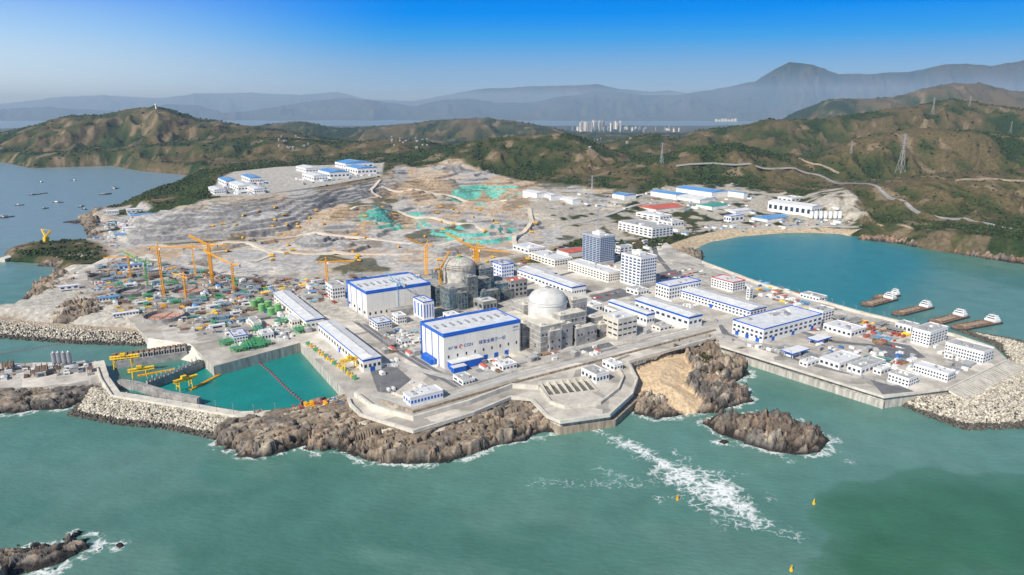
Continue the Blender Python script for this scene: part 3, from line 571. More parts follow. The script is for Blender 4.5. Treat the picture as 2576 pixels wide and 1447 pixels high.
def text(body,width,par,x,zc,m):
    c=bpy.data.curves.new('t','FONT');c.body=body;c.size=1;c.extrude=.01
    t=bpy.data.objects.new('t',c);COL.objects.link(t);bpy.context.view_layer.update();me=bpy.data.meshes.new_from_object(t);bpy.data.objects.remove(t)
    me.materials.clear();me.materials.append(m)
    xs=[v.co.x for v in me.vertices];yv=[v.co.y for v in me.vertices];s=width/(max(xs)-min(xs))
    o=bpy.data.objects.new('lettering',me);COL.objects.link(o);o.parent=par;o.location=(x-min(xs)*s,-.12,zc-(max(yv)+min(yv))/2*s);o.rotation_euler=(math.radians(90),0,0);o.scale=(s,s,s);o['label']='lettering reading '+body;return o
def bigroof(e,a,b,h):
    for y0,y1 in ((b*.03,b*.075),(b*.90,b*.96)): M().box(a*.01,y0,h+.3,a*.99,y1,h+.8).obj('roof_walkway',BLUE,e)
    for i in range(10): M().box(a*(i+.4)/10,b*.42,h+.3,a*(i+.6)/10,b*.58,h+1.9).obj('roof_vent',STEEL,e)
    for i in range(3): M().box(-.25,b*(.2+.28*i),0,-.02,b*(.2+.28*i)+1.4,h-1.5).obj('pilaster_stripe',BLUE,e)
    M().box(-.25,b*.93,0,-.02,b*.99,h-1.5).obj('pilaster_stripe',BLUE,e)
    M().box(-.22,-.22,h-2.2,a+.2,-.02,h-.3).box(-.22,-.02,h-2.2,-.02,b,h-.3).obj('trim_band',BLUE,e)
    s=M()
    for i in range(1,12): s.box(a*i/12-.15,-.1,1,a*i/12+.15,.02,h-3.3)
    s.obj('panel_joint',mat('panel_joint',(.70,.665,.585),.7),e)
NAVY=mat('sign_blue',(.01,.06,.30),.5)
e,a,b,h=bld('turbine_hall','large cream turbine hall with blue trim and lettering','power station building',1118,928,845,1060,1309,wall=CREAM,trim=BLUE,units=0)
bigroof(e,a,b,h)
text('中广核',a*.115,e,a*.05,h*.58,NAVY);text('CGN',a*.11,e,a*.25,h*.58,NAVY);text('核安全高于一切',a*.35,e,a*.44,h*.58,NAVY);text('1BMX',a*.075,e,a*.895,h*.84,NAVY);text('汽轮发电机厂房',a*.085,e,a*.89,h*.74,NAVY)
s=M()
for i in range(12):
    q=i/12*4.9;s.beam((a*.208+math.cos(q)*1.8,-.12,h*.58+math.sin(q)*1.8),(a*.208+math.cos(q+.42)*1.8,-.12,h*.58+math.sin(q+.42)*1.8),.6)
s.obj('emblem',REDP,e)
M().box(a*.985,-.3,2,a*.995,-.02,h-3).obj('access_ladder',STEEL,e)
M().box(a*.04,-11,.0,a*.42,-.4,8).obj('annex_wall',BLUE,e);M().box(a*.02,-18,0,a*.17,-11.1,6).obj('annex_wall',BLUE,e);M().box(a*.035,-11.4,8,a*.425,-.4,8.9).obj('annex_roof',ROOFW,e);M().box(a*.015,-18.4,6,a*.175,-11.2,6.8).obj('annex_roof',ROOFW,e)
M().box(-7,b*.3,0,-.4,b*.75,6).obj('annex_wall',BLUE,e)
windows(e,a,b,h,1,9,0,.24,.42,DARK,.16,.5)
for i in range(3): M().box(a*(.5+.14*i),-.25,0,a*(.5+.14*i)+5,.02,5.5).obj('door',BLUE,e)
e,a,b,h=bld('turbine_hall','second cream turbine hall with blue roof edges','power station building',925,804,737,875,1085,wall=CREAM,trim=BLUE,units=0)
bigroof(e,a,b,h);windows(e,a,b,h,1,12,4,.1,.3,DARK,.3,.5)
M().box(a*.3,-12,0,a*.72,-.4,10).obj('annex_wall',CONC,e)
B=BLUE
BL=[
('pump_house','long cream pump hall with blue gable trim','pump house',915,938,905,802,960,dict(wall=CREAM,kind='g',trim=B,win=(1,4,16,.2,.7),doors=1)),
('workshop','long cream workshop with blue trim band','workshop',772,829,806,690,816,dict(wall=CREAM,kind='g',trim=B,win=(1,4,12,.2,.6))),
('switch_house','white cubic switchgear building','building',838,757,722,821,869,dict(win=(3,5,3))),
('control_building','white building with tall blue window strips','building',1066,807,762,1041,1093,dict(trim=B,win=(1,4,3,.1,.9,B,.35,.9))),
('service_building','small white service building','building',950,833,815,930,986,dict(trim=B,win=(2,6,3))),
('service_building','small white service building with flat roof','building',1001,818,797,986,1023,dict(win=(2,4,3))),
('service_building','white and blue block beside crane','building',1262,701,668,1235,1292,dict(trim=B,win=(3,5,4,.1,.9,B))),
('concrete_building','unfinished concrete block with red roof','building',1285,753,710,1265,1326,dict(wall=CONC,roof=ROOFR,win=(3,4,3,.1,.9,DARK))),
('warehouse','wide white shed with blue trim','warehouse',1352,712,694,1300,1402,dict(kind='g',trim=B,win=(1,8,6,.2,.6))),
('warehouse','long pale roofed shed with blue gutter band','warehouse',1438,746,722,1345,1474,dict(kind='g',trim=B,roof=ROOFW,win=(1,6,10,.2,.6))),
('office_block','low cream office wing beside towers','office building',1530,712,688,1429,1562,dict(wall=CREAM,win=(3,6,14))),
('canteen_building','cream two storey building','building',1395,672,655,1330,1440,dict(wall=CREAM,win=(2,7,8))),
('red_roof_building','white hall with red roof','building',1430,650,636,1400,1478,dict(roof=ROOFR,kind='g')),
('laboratory_building','white three storey block with blue parapet','building',1682,757,722,1648,1761,dict(trim=B,win=(3,12,5))),
('warehouse','very long white shed with blue roof edges','warehouse',1886,804,780,1700,1926,dict(kind='g',trim=B,win=(2,5,22,.1,.8),doors=1)),
('warehouse','big white shed with pale standing seam roof','warehouse',1731,829,797,1596,1765,dict(kind='g',roof=ROOFW,trim=B,win=(1,3,10,.3,.7))),
('warehouse','white and blue banded shed','warehouse',1626,820,790,1530,1646,dict(kind='g',trim=B,win=(1,3,12,.2,.6))),
('concrete_building','square concrete building with window bands','building',1553,857,806,1515,1601,dict(wall=CONCL,win=(3,4,3,.1,.9,GLASS,.7,.3))),
('maintenance_building','broad white workshop with blue base and roof','workshop',1918,864,830,1841,2065,dict(trim=B,win=(2,12,7,.2,.85),doors=3,units=8)),
('office_block','white three storey office with red signage strip','office building',1842,736,712,1788,1873,dict(trim=REDP,win=(3,5,8))),
('office_block','small white office block','office building',2067,813,785,2032,2096,dict(win=(3,4,5))),
('guard_house','tall narrow white stair block','building',1884,755,725,1876,1893,dict(win=(4,1,1))),
('office_block','white four storey block facing quay','office building',2335,875,838,2290,2379,dict(win=(4,6,6))),
('dormitory','white three storey dormitory with many windows','dormitory',2470,919,888,2374,2496,dict(win=(3,4,14))),
('dormitory','low white barracks building','building',2382,963,942,2295,2401,dict(win=(2,4,12))),
('dormitory','small white two storey building','building',2284,976,955,2232,2308,dict(win=(2,4,6))),
('store_building','low white store with blue door','building',2110,932,916,2060,2165,dict(win=(1,4,4))),
('store_building','low grey flat roofed store','building',2165,945,928,2130,2225,dict(roof=ROOFG,win=(1,6,3))),
('gate_house','long low white building with blue windows','building',1033,1023,1003,1003,1115,dict(win=(1,10,3,.15,.85,B),roof=ROOFW,bm=16)),
('outfall_house','small white house on outfall deck','building',1500,966,945,1462,1532,dict(roof=ROOFG,win=(1,4,4))),
('valve_house','white valve house near sea wall','building',1545,935,920,1515,1566,dict(win=(1,3,3))),
('store_building','white store with flat roof','building',2140,850,835,2070,2175,dict(win=(1,4,6))),
('white_building','white low pavilion','building',2290,840,822,2250,2310,dict(win=(1,3,4))),
('service_building','cream pair of service rooms','building',660,857,842,630,690,dict(win=(1,4,3),bm=18)),
('service_building','cream filter building','building',735,822,808,700,755,dict(wall=CREAM,win=(1,3,3),bm=30)),
('service_building','white and blue water treatment building','building',590,868,848,553,625,dict(trim=B,win=(2,5,4),bm=26)),
('service_building','low flat roofed treatment house','building',640,830,815,590,660,dict(wall=CREAM,win=(1,3,5),bm=30)),
('service_building','white plant room','building',1215,785,762,1170,1250,dict(wall=CONC,win=(1,4,4))),
('service_building','small switch room','building',1140,815,800,1115,1165,dict(win=(1,3,3))),
('service_building','white plant room behind reactor','building',1490,790,770,1465,1515,dict(win=(1,3,3))),
('service_building','small white gate building','building',1500,815,800,1480,1530,dict(win=(1,4,2))),
('service_building','low yard store','building',1265,935,922,1245,1300,dict(win=(1,4,2))),
('service_building','low yard store','building',1165,972,960,1140,1195,dict(win=(1,4,2))),
('service_building','pale pump room','building',1550,800,782,1520,1590,dict(win=(1,4,3))),
('service_building','small cream store','building',1660,835,825,1640,1690,dict(wall=CREAM,win=(1,3,2))),
('service_building','small white substation','building',1605,745,733,1575,1632,dict(win=(1,4,3))),
('service_building','white stores block','building',1330,640,628,1290,1372,dict(win=(1,6,4))),
('service_building','white store shed','building',1560,640,622,1548,1590,dict(win=(2,3,2))),
('service_building','small white office with low roof','building',1010,870,858,990,1035,dict(win=(1,3,2),bm=14)),
('service_building','small white site office','building',1440,770,758,1425,1470,dict(win=(1,3,2))),
('service_building','white stores beside the flood wall','building',2060,760,750,2000,2080,dict(win=(1,3,6),bm=30)),
('service_building','small white pump room','building',2215,945,933,2195,2240,dict(win=(1,3,2))),
('service_building','small white guard office','building',2395,905,895,2375,2420,dict(win=(1,3,2))),
('service_building','low white pump kiosk','building',2030,925,914,2010,2060,dict(win=(1,3,2))),
('service_building','white site office row','building',285,800,791,250,350,dict(win=(1,8,3),kind='g',bm=8)),
('service_building','white site office row','building',250,760,751,222,300,dict(win=(1,6,3),kind='g',roof=ROOFB,bm=8)),
('service_building','white long site hut','building',150,732,722,135,200,dict(win=(1,3,3),kind='g',bm=8)),
('service_building','white long site hut','building',300,680,670,290,372,dict(win=(1,6,2),kind='g',roof=ROOFB,bm=8)),
]
for n,l,c,u0,v0,vt,uL,uR,k in BL: bld(n,l,c,u0,v0,vt,uL,uR,**k)
BG=mat('blue_glass',(.06,.11,.20),.12,.2,.2,spec=.7);TW=mat('grey_blue_cladding',(.44,.48,.54),.4,.1,.1)
for (u0,v0,vt,uL,uR,nf) in ((1508,668,598,1464,1545,14),(1609,725,650,1560,1649,9)):
    e,a,b,h=bld('office_tower','grey-blue glazed high-rise office with roof mast' if nf>10 else 'white mid-rise office with blue windows','office tower',u0,v0,vt,uL,uR,units=3,wall=TW if nf>10 else WHITE)
    windows(e,a,b,h,nf,7,5,.05,.97,BG,.80 if nf>10 else .66,.64 if nf>10 else .55)
    M().box(a*.3,b*.3,h+.3,a*.7,b*.7,h+5).box(a*.42,b*.42,h+5.01,a*.58,b*.58,h+8).obj('penthouse',WHITE,e)
    if nf>10: M().beam((a*.5,b*.5,h+8),(a*.5,b*.5,h+26),1.).obj('roof_mast',STEEL,e)
    M().box(-.3,-3,0,a*.9,-.3,5).obj('entrance_canopy',ROOFG,e)
TB=[
(1640,600,575,1555,1692,dict(win=(3,6,8))),(1690,572,560,1655,1720,dict(win=(1,4,3))),(1660,560,545,1600,1690,dict(win=(2,4,4))),(1838,560,545,1820,1870,dict(trim=B,win=(1,3,3))),
(2040,548,520,1930,2066,dict(kind='g',win=(1,4,8))),(1990,515,500,1955,2020,dict(win=(2,3,3))),
(1700,503,490,1636,1730,dict(kind='g',roof=ROOFB)),(1790,498,484,1700,1830,dict(kind='g',roof=ROOFB)),(1870,500,486,1830,1880,dict(kind='g',roof=ROOFB)),(1760,512,503,1700,1800,dict(kind='g',roof=ROOFW)),
(1650,535,527,1600,1720,dict(kind='g',roof=ROOFR)),(1790,530,520,1750,1830,dict(kind='g',roof=mat('green_roof_sheet',(.06,.35,.25),.5))),
(1440,515,503,1385,1462,dict(kind='g')),(1385,505,492,1330,1410,dict(kind='g')),(1350,498,486,1315,1375,dict(kind='g')),(1570,505,492,1540,1600,dict(kind='g',roof=ROOFB)),
(1930,560,552,1890,1985,dict(kind='g',roof=ROOFB)),(1850,540,532,1820,1890,dict(kind='g'))]
for u0,v0,vt,uL,uR,k in TB: bld('works_shed','white works shed on the rear construction yard','shed',u0,v0,vt,uL,uR,ter=True,**k)
for u0,v0,vt,uL,uR,r in [(600,482,468,545,640,ROOFW),(640,488,476,600,668,ROOFW),(570,470,456,548,600,ROOFB),(630,462,448,560,660,ROOFB),(900,440,424,820,948,ROOFB),(830,450,434,760,880,ROOFB),(790,457,443,735,825,ROOFW),(770,435,424,720,810,ROOFW),(870,425,412,830,940,ROOFB),(540,490,478,525,570,ROOFW),(320,538,528,300,375,ROOFW),(330,552,543,320,385,ROOFB),(270,540,532,255,300,ROOFW),(310,585,575,295,345,ROOFW),(290,600,592,270,320,ROOFB)]:
    bld('factory_shed','white prefabrication shed with sheet roof on plateau','shed',u0,v0,vt,uL,uR,ter=True,kind='g',roof=r,win=(1,5,5,.2,.7),bm=110 if u0>400 else 22)
PALE=mat('weathered_render',(.30,.29,.28),.8,.2,.05)
for i in range(34):
    u=random.choice([random.uniform(700,780),random.uniform(980,1080),random.uniform(1460,1600)]);v=random.uniform(345,375)
    x,y,z=hit(u,v)
    if y>6500 or z<8: continue
    e=empty('village_house',(x,y,z),random.uniform(0,3),'small pale house in the distant village','house','village houses');w=random.uniform(9,15);hh=random.uniform(5,9)
    M().box(0,0,-5,w,w*.7,hh).obj('wall',PALE,e);M().box(-.5,-.5,hh,w+.5,w*.7+.5,hh+2.5,1,w*.34).obj('roof',ROOFG,e)
for i in range(80):
    u=random.choice([random.uniform(1450,1570),random.uniform(1440,1720)]);yy=random.uniform(7600,9000);d=ray(u,322);x=d[0]/d[1]*yy;big=abs(u-1490)<30 or abs(u-1550)<14
    z=gz(x,yy);w=random.uniform(16,28);hh=random.uniform(22,44)+(60 if big else 0)
    e=empty('apartment_tower',(x,yy,max(z,0)),random.uniform(0,1.5),'distant apartment block in the coastal town','apartment building','town buildings')
    M().box(0,0,-10,w,w*.6,hh).obj('wall',random.choice([PALE,CONC,CREAM]),e);M().box(w*.3,w*.15,hh,w*.7,w*.45,hh+6).obj('roof_house',ROOFG,e)
for i in range(7):
    u=1800+i*8;yy=14000;d=ray(u,305);x=d[0]/d[1]*yy
    e=empty('apartment_tower',(x,yy,0),.2,'pale waterfront towers across the estuary','apartment building','waterfront towers');hh=random.uniform(30,60)
    M().box(0,0,-10,40,30,hh).obj('wall',CREAM,e);M().box(12,8,hh,28,22,hh+8).obj('roof_house',ROOFG,e)
# ---------- reactors ----------
def reactor(u,v,R,H,m,built,label):
    x,y=G(u,v);r=math.radians(AX);e=empty('reactor_building',(x,y,12),r,label,'reactor')
    FOOT.append((x,y,55,0,0,0,0,0))
    M().rev([(R,0),(R,H-17),(R+.8,H-17),(R+.8,H-14.5),(R,H-14.5)],48).obj('containment_wall',m,e)
    pr=[(R*math.cos(t)*.985,H-14.4+14.4*math.sin(t)) for t in np.linspace(0,1.52,12)];M().rev(pr,48).obj('dome',m,e,smooth=True)
    if not built:
        s=M()
        for i in range(24):
            q=i*2*math.pi/24
            for j in range(6):
                t0,t1=.25*j,.25*(j+1);f_=lambda t:((R*.985*math.cos(t)+.1)*math.cos(q),(R*.985*math.cos(t)+.1)*math.sin(q),H-14.3+14.4*math.sin(t));s.beam(f_(t0),f_(t1),.3)
        s.obj('dome_rib',CONC,e)
    M().cyl(0,0,H-.4,H+1.6,3.2).obj('dome_vent',GREENP if not built else STEEL,e)
    M().beam((0,0,H+1),(0,0,H+9),.5).obj('mast',STEEL,e)
    bx=[(-40,-6,-43,-14,30),(-9,29,-37,-12.5,36),(-46,-21,-16,36,27),(21,43,-21,21,46),(41,74,-31,14,23),(-22,40,18,45,37),(-30,-14,-47,-40,24),(8,38,-46,-34,20),(50,66,-38,-28,15),(-12,4,-44,-34,43 if not built else 28)]
    for q in bx:
        M().box(q[0],q[2],0,q[1],q[3],q[4]).obj('auxiliary_block',CONC if built else SCAF,e)
        M().box(q[0]+.6,q[2]+.6,q[4]+.01,q[1]-.6,q[3]-.6,q[4]+.3).box(q[0]+3,q[2]+3,q[4]+.3,q[0]+8,q[2]+7,q[4]+3).obj('block_roof',CONCL if built else CONC,e)
    w=M()
    for q in bx:
        for i in range(int((q[1]-q[0])/5)):
            for j in range(int(q[4]/8)):
                if random.random()<.5: w.box(q[0]+2+i*5,q[2]-.12,3+j*8,q[0]+4+i*5,q[2]+.1,5.5+j*8)
        for i in range(int((q[3]-q[2])/7)):
            if random.random()<.5: w.box(q[0]-.12,q[2]+2+i*7,4,q[0]+.1,q[2]+5+i*7,8)
    w.obj('wall_openings',DARK,e)['kind']='stuff'
    s=M()
    for q in bx[:6]:
        for zz in np.arange(6,q[4]-1,6): s.box(q[0]-.25,q[2]-.25,zz,q[1]+.25,q[2]-.02,zz+.5).box(q[0]-.25,q[2]-.02,zz,q[0]-.02,q[3],zz+.5)
    s.obj('floor_ledge',CYANS if not built else CONCL,e)['kind']='stuff'
    if not built:
        s=M()
        for k in range(4):
            zz=H-15+k*2.2;rr=R*math.cos(math.asin(min(1,max(0,(zz-(H-14.4))/14.4))))+1.2
            for i in range(30):
                a0=i*2*math.pi/30;a1=(i+1)*2*math.pi/30;s.beam((rr*math.cos(a0),rr*math.sin(a0),zz),(rr*math.cos(a1),rr*math.sin(a1),zz),.35)
        s.obj('scaffold_ring',RUST,e)
        for (x0,y0,w_,hh_) in ((-30,-50,14,22),(0,-50,18,26),(30,-38,12,30),(-48,-10,12,24),(-46,-48,12,34),(44,-36,14,26)):
            s=M()
            for i in range(4):
                for k in range(int(hh_/4)): s.beam((x0+i*w_/3,y0,0),(x0+i*w_/3,y0,hh_),.35).beam((x0,y0,k*4+2),(x0+w_,y0,k*4+2),.3)
            s.obj('scaffold_tower',CYANS,e)
    return e
reactor(1376,846,23,60,DOME,True,'finished grey concrete reactor dome with auxiliary blocks')
reactor(1158,754,23,62,mat('dome_beige_grey',(.52,.50,.44),.8,.3,.2),False,'unfinished beige reactor dome wrapped in scaffolding')
def pit(u,v,R,mi,label,rim=CONC):
    x,y=G(u,v);e=empty('reactor_foundation',(x,y,12),0,label,'foundation');FOOT.append((x,y,R,0,0,0,0,0))
    M().rev([(R,0),(R,5),(R-1.5,5),(R-1.5,.5)],40).obj('ring_wall',rim,e);M().cyl(0,0,.2,.8,R-1.6,n=40).obj('base_slab',mi,e)
    s=M()
    for i in range(24):
        q=i*2*math.pi/24;s.beam(((R-.7)*math.cos(q),(R-.7)*math.sin(q),5),((R-.7)*math.cos(q),(R-.7)*math.sin(q),8),.4)
    s.beam((-R+2,0,1.5),(R-2,0,1.5),.6);s.beam((0,-R+2,1.5),(0,R-2,1.5),.6);s.obj('rebar_post',RUST,e)
pit(340,738,25,CONC,'round foundation ring with green scaffolding',SCAF);pit(475,737,23,PINK,'round steel liner base with orange plate');pit(414,800,25,PINK,'round pink primed base slab in concrete ring');pit(250,700,16,SCAF,'small round excavation ring',SCAF)
for i,(u,v) in enumerate([(640,772),(660,782),(683,792),(655,765),(676,774),(700,783)]):
    x,y=G(u,v);e=empty('storage_tank',(x,y,12),0,'green flat topped storage tank','tank','green storage tanks')
    M().cyl(0,0,0,9.5,4.8,n=24).obj('tank_shell',TANKG,e);M().rev([(4.9,9.5),(3.5,10.1),(.1,10.5)],24).obj('tank_roof',mat('pale_green_roof',(.30,.50,.24),.6),e);M().beam((0,0,10.3),(0,0,11.8),.6).obj('vent',STEEL,e);FOOT.append((x,y,6,0,0,0,0,0))
for i,(u,v) in enumerate([(140,925),(152,924),(165,924),(178,923)]):
    x,y=G(u,v,8);e=empty('cement_silo',(x,y,8),0,'grey cement silo on steel legs','silo','cement silos')
    M().cyl(0,0,6,17,2.3).cyl(0,0,3,6,.5,2.3).obj('silo_body',STEEL,e)
    for q in range(4): M().beam((2*math.cos(q*1.57+.8),2*math.sin(q*1.57+.8),0),(2*math.cos(q*1.57+.8),2*math.sin(q*1.57+.8),6.2),.4).obj('leg',STEEL,e)
    M().cyl(0,0,17,18.4,1,.4).obj('filter_cap',WHITEP,e)
for i in range(7):
    x,y,z=hit(2040+i*12,552);e=empty('cement_silo',(x,y,z),0,'white cement silo at batching plant','silo','batching plant silos')
    M().cyl(0,0,3,20,4.5).obj('silo_body',WHITEP,e);M().cyl(0,0,20,23,4.5,.5).obj('silo_top',STEEL,e);M().cyl(0,0,-3,3,3.6).obj('silo_base',CONC,e)
# ---------- cranes ----------
def crane(u,v,vt,az,jl,m=ORANGE,luff=0,label='orange tower crane with lattice jib',grp='tower cranes',k=1.):
    x,y=G(u,v);z=12.
    H=hgt(y,z,vt);e=empty('tower_crane',(x,y,z),math.radians(az),label,'crane',grp)
    M().lat((0,0,0),(0,0,H*.9),2.4*k,.6*k,3.6).obj('mast',m,e);M().box(-3.2,-3.2,0,3.2,3.2,1.2).obj('base',CONC,e)
    jz=H*.9
    if luff:
        c,s_=math.cos(math.radians(luff)),math.sin(math.radians(luff))
        M().lat((1.5,0,jz+1),(jl*c,0,jz+jl*s_),1.4*k,.4*k,3).obj('jib',m,e);M().beam((-5,0,jz+9),(jl*c*.9,0,jz+jl*s_*.9),.25).beam((0,0,jz),(-5,0,jz+9),.7).beam((-11,0,jz+1),(-5,0,jz+9),.35).obj('stay',m,e);tip=(jl*c,jz+jl*s_)
    else:
        M().lat((1.5,0,jz),(jl,0,jz),1.4*k,.4*k,3).obj('jib',m,e);tip=(jl*.8,jz-.8)
        M().beam((0,0,jz+7.5),(jl*.7,0,jz+1),.25).beam((0,0,jz+7.5),(-12,0,jz+1),.25).beam((-1,0,jz),(0,0,jz+7.5),.7).beam((1,0,jz),(0,0,jz+7.5),.7).obj('stay',m,e)
    M().lat((-14,0,jz),(-1.5,0,jz),1.6*k,.4*k,3).obj('counter_jib',m,e);M().box(-14,-1.6,jz-3,-10.5,1.6,jz+.8).obj('counterweight',CONC,e)
    M().box(1.4,-2.6,jz-2.6,3.8,-.6,jz,.2,.2).obj('cab',WHITEP,e);M().beam((tip[0],0,tip[1]),(tip[0],0,tip[1]-18),.2).box(tip[0]-.7,-.5,tip[1]-20,tip[0]+.7,.5,tip[1]-18).obj('hook_cable',STEEL,e)
for c in [(1073,693,610,200,34,ORANGE,25,1.2),(1110,765,665,60,30,ORANGE,40,1.2),(1197,748,612,185,46,ORANGE,30,1.4),(1204,700,620,-20,52,ORANGE,0,1.),(826,742,650,10,40,ORANGE,0,1.),(536,718,606,178,32,ORANGE,28,1.4),(590,735,658,165,48,ORANGE,22,1.),(413,745,610,15,50,ORANGE,0,1.),(493,700,615,30,52,ORANGE,0,.8),(330,700,640,190,36,ORANGE,0,.75),(470,760,690,140,36,ORANGE,0,.75)]: crane(*c[:5],c[5],c[6],k=c[7])
crane(372,720,655,170,42,GREENP,25,label='green crane with raised lattice boom',k=.8);crane(1003,790,705,150,24,CYANS,35,label='pale blue tower crane beside the turbine hall',k=.7)
def gantry(u,v,z,w,h,rz,l):
    x,y=G(u,v,z);e=empty('gantry_crane',(x,y,z),math.radians(rz),l,'crane','yellow gantry cranes')
    for px_ in (-w/2,w/2):
        M().beam((px_*1.08,-3.9,0),(px_,-3,h),.8).beam((px_*1.08,3.9,0),(px_,3,h),.8).beam((px_,-3,h*.5),(px_,3,h*.5),.6).obj('leg',YELLOW,e)
    M().lat((-w/2-4,0,h+1),(w/2+8,0,h+1),2.6,.7,3).obj('girder',YELLOW,e);M().box(-2,-2,h+2.5,3,2,h+5).obj('trolley',YELLOW,e)
gantry(312,925,9,16,11,20,'yellow gantry crane over the intake gates');gantry(352,948,9,12,7,30,'yellow travelling hoist at the intake');gantry(465,978,2,12,9,50,'yellow gantry crane beside the basin');gantry(880,930,12,12,10,33,'yellow trash rake gantry at pump house')
x,y=G(118,614,6);e=empty('harbour_crane',(x,y,6),2.6,'yellow harbour crane on the jetty','crane')
M().box(-5,-5,0,5,5,9,1.5,1.5).obj('portal_base',YELLOW,e);M().box(-6,-4,9,4,4,15).obj('machine_house',YELLOW,e);M().lat((3,0,14),(-26,0,30),2.4,.9,4).obj('boom',YELLOW,e);M().lat((0,0,15),(10,0,30),2,.9,4).beam((10,0,30),(-26,0,30),.5).obj('back_stay',YELLOW,e)
wall('jetty','concrete jetty reaching into the sea','jetty',[(0,652),(60,634),(180,625),(330,600),(390,590)],17,-4,6,CONCL)
wall('jetty','narrow earth causeway around small inlet','causeway',[(20,780),(60,778),(150,765),(215,735)],9,-4,6,SAND)
wall('jetty','sandy track on top of the rubble breakwater','causeway',[(-60,790),(60,812),(200,822),(350,832)],12,-4,8,SAND)
for pts,w,l in (([(288,905),(360,895),(470,880)],14,'concrete intake gate deck'),([(372,960),(440,935),(505,905)],7,'narrow concrete intake divider pier'),([(300,955),(345,962),(420,985),(500,1000)],5,'concrete guide wall in the basin')): wall('intake_pier',l,'pier',pts,w,-4,8.4,CONC)
Q=[Vector(p) for p in W([(372,960),(440,935),(505,905)],8.4)]
for i in range(12):
    p=Q[0].lerp(Q[1],i/6) if i<6 else Q[1].lerp(Q[2],(i-6)/6)
    e=empty('sluice_gate',(p.x,p.y,8.4),.5,'grey sluice gate frame on pier','gate','sluice gate frames');M().box(-.5,-4,0,.5,-3,3).box(-.5,3,0,.5,4,3).box(-.5,-4,3,.5,4,3.8).obj('frame',CONC,e);M().box(-.2,-3,-6,.2,3,1).obj('gate_leaf',RUST,e)
Q=[Vector(p) for p in W([(290,905),(465,880)],8.4)]
for i in range(14):
    p=Q[0].lerp(Q[1],i/13);e=empty('sluice_gate',(p.x,p.y,8.4),.2,'dark steel gate hoist on intake deck','gate','gate hoists');M().box(-2,-5,0,-1,5,5).box(1,-5,0,2,5,5).box(-1,-5,4,1,5,5).obj('frame',CONC,e);M().box(-2,-2,5,2,2,7).obj('hoist_box',RUST,e)
def quad(name,label,cat,pts,m):
    V4=[(*G(u,v,z),z) for u,v,z in pts];o=M().add(V4,[tuple(range(len(V4)))]).obj(name,m);tag(o,label,cat);return o
quad('slope_apron','pale concrete slope apron','embankment',[(372,850,12.02),(480,866,12.02),(500,915,0),(370,885,0)],CONCL)
quad('slope_apron','pale concrete slope apron beside intake','embankment',[(480,866,12.02),(537,922,12.02),(540,945,-1),(480,905,-1)],CONCL)
T0,T1=Vector(G(2387,980)),Vector(G(2533,907));D0=Vector(G(2450,1018,5));D1=Vector(G(2600,935,5))
s=M();n=16
for i in range(n):
    a,b=i/n,(i+1)/n;z=12-7*a;q=[T0.lerp(D0,a),T1.lerp(D1,a),T1.lerp(D1,b),T0.lerp(D0,b)];s.prism([(p.x,p.y) for p in q],z-3,z)
tag(s.obj('stepped_revetment',CONCL),'stepped concrete revetment above armour stones','embankment')
for i in range(0,30):
    t=i/29;p=T0.lerp(T1,t);q=D0.lerp(D1,t);tag(M().beam((p.x,p.y,12.3),(q.x,q.y,5.6),.8).obj('revetment_rib',CONC),'thin concrete rib dividing the stepped slope','embankment','revetment ribs')
# ---------- armour stones ----------
bpy.ops.mesh.primitive_ico_sphere_add(subdivisions=1);ic=bpy.context.object;IV=np.array([v.co[:] for v in ic.data.vertices]);IF=np.array([p.vertices[:] for p in ic.data.polygons]);bpy.data.objects.remove(ic)
def blobs(name,P,S,m,flat=1.,cols=None,jit=.35):
    n=len(P);v=IV[None]*(1+rng.uniform(-jit,jit,(n,12,1)));v=v*S[:,None,None];v[...,2]*=flat
    a=rng.uniform(0,6.28,n);c,s_=np.cos(a)[:,None],np.sin(a)[:,None];x=v[...,0]*c-v[...,1]*s_;y=v[...,0]*s_+v[...,1]*c
    v=np.stack([x,y,v[...,2]],-1)+P[:,None,:];f=(IF[None]+np.arange(n)[:,None,None]*12).reshape(-1,3)
    cc=None
    if cols is not None: cc=np.repeat(np.concatenate([cols,np.ones((n,1))],1),12,0)
    return npmesh(name,v.reshape(-1,3),f,m,False,cc)
SM=mat('armour_unit_concrete',(1,1,1),.9,.3,.4,attr='Col')
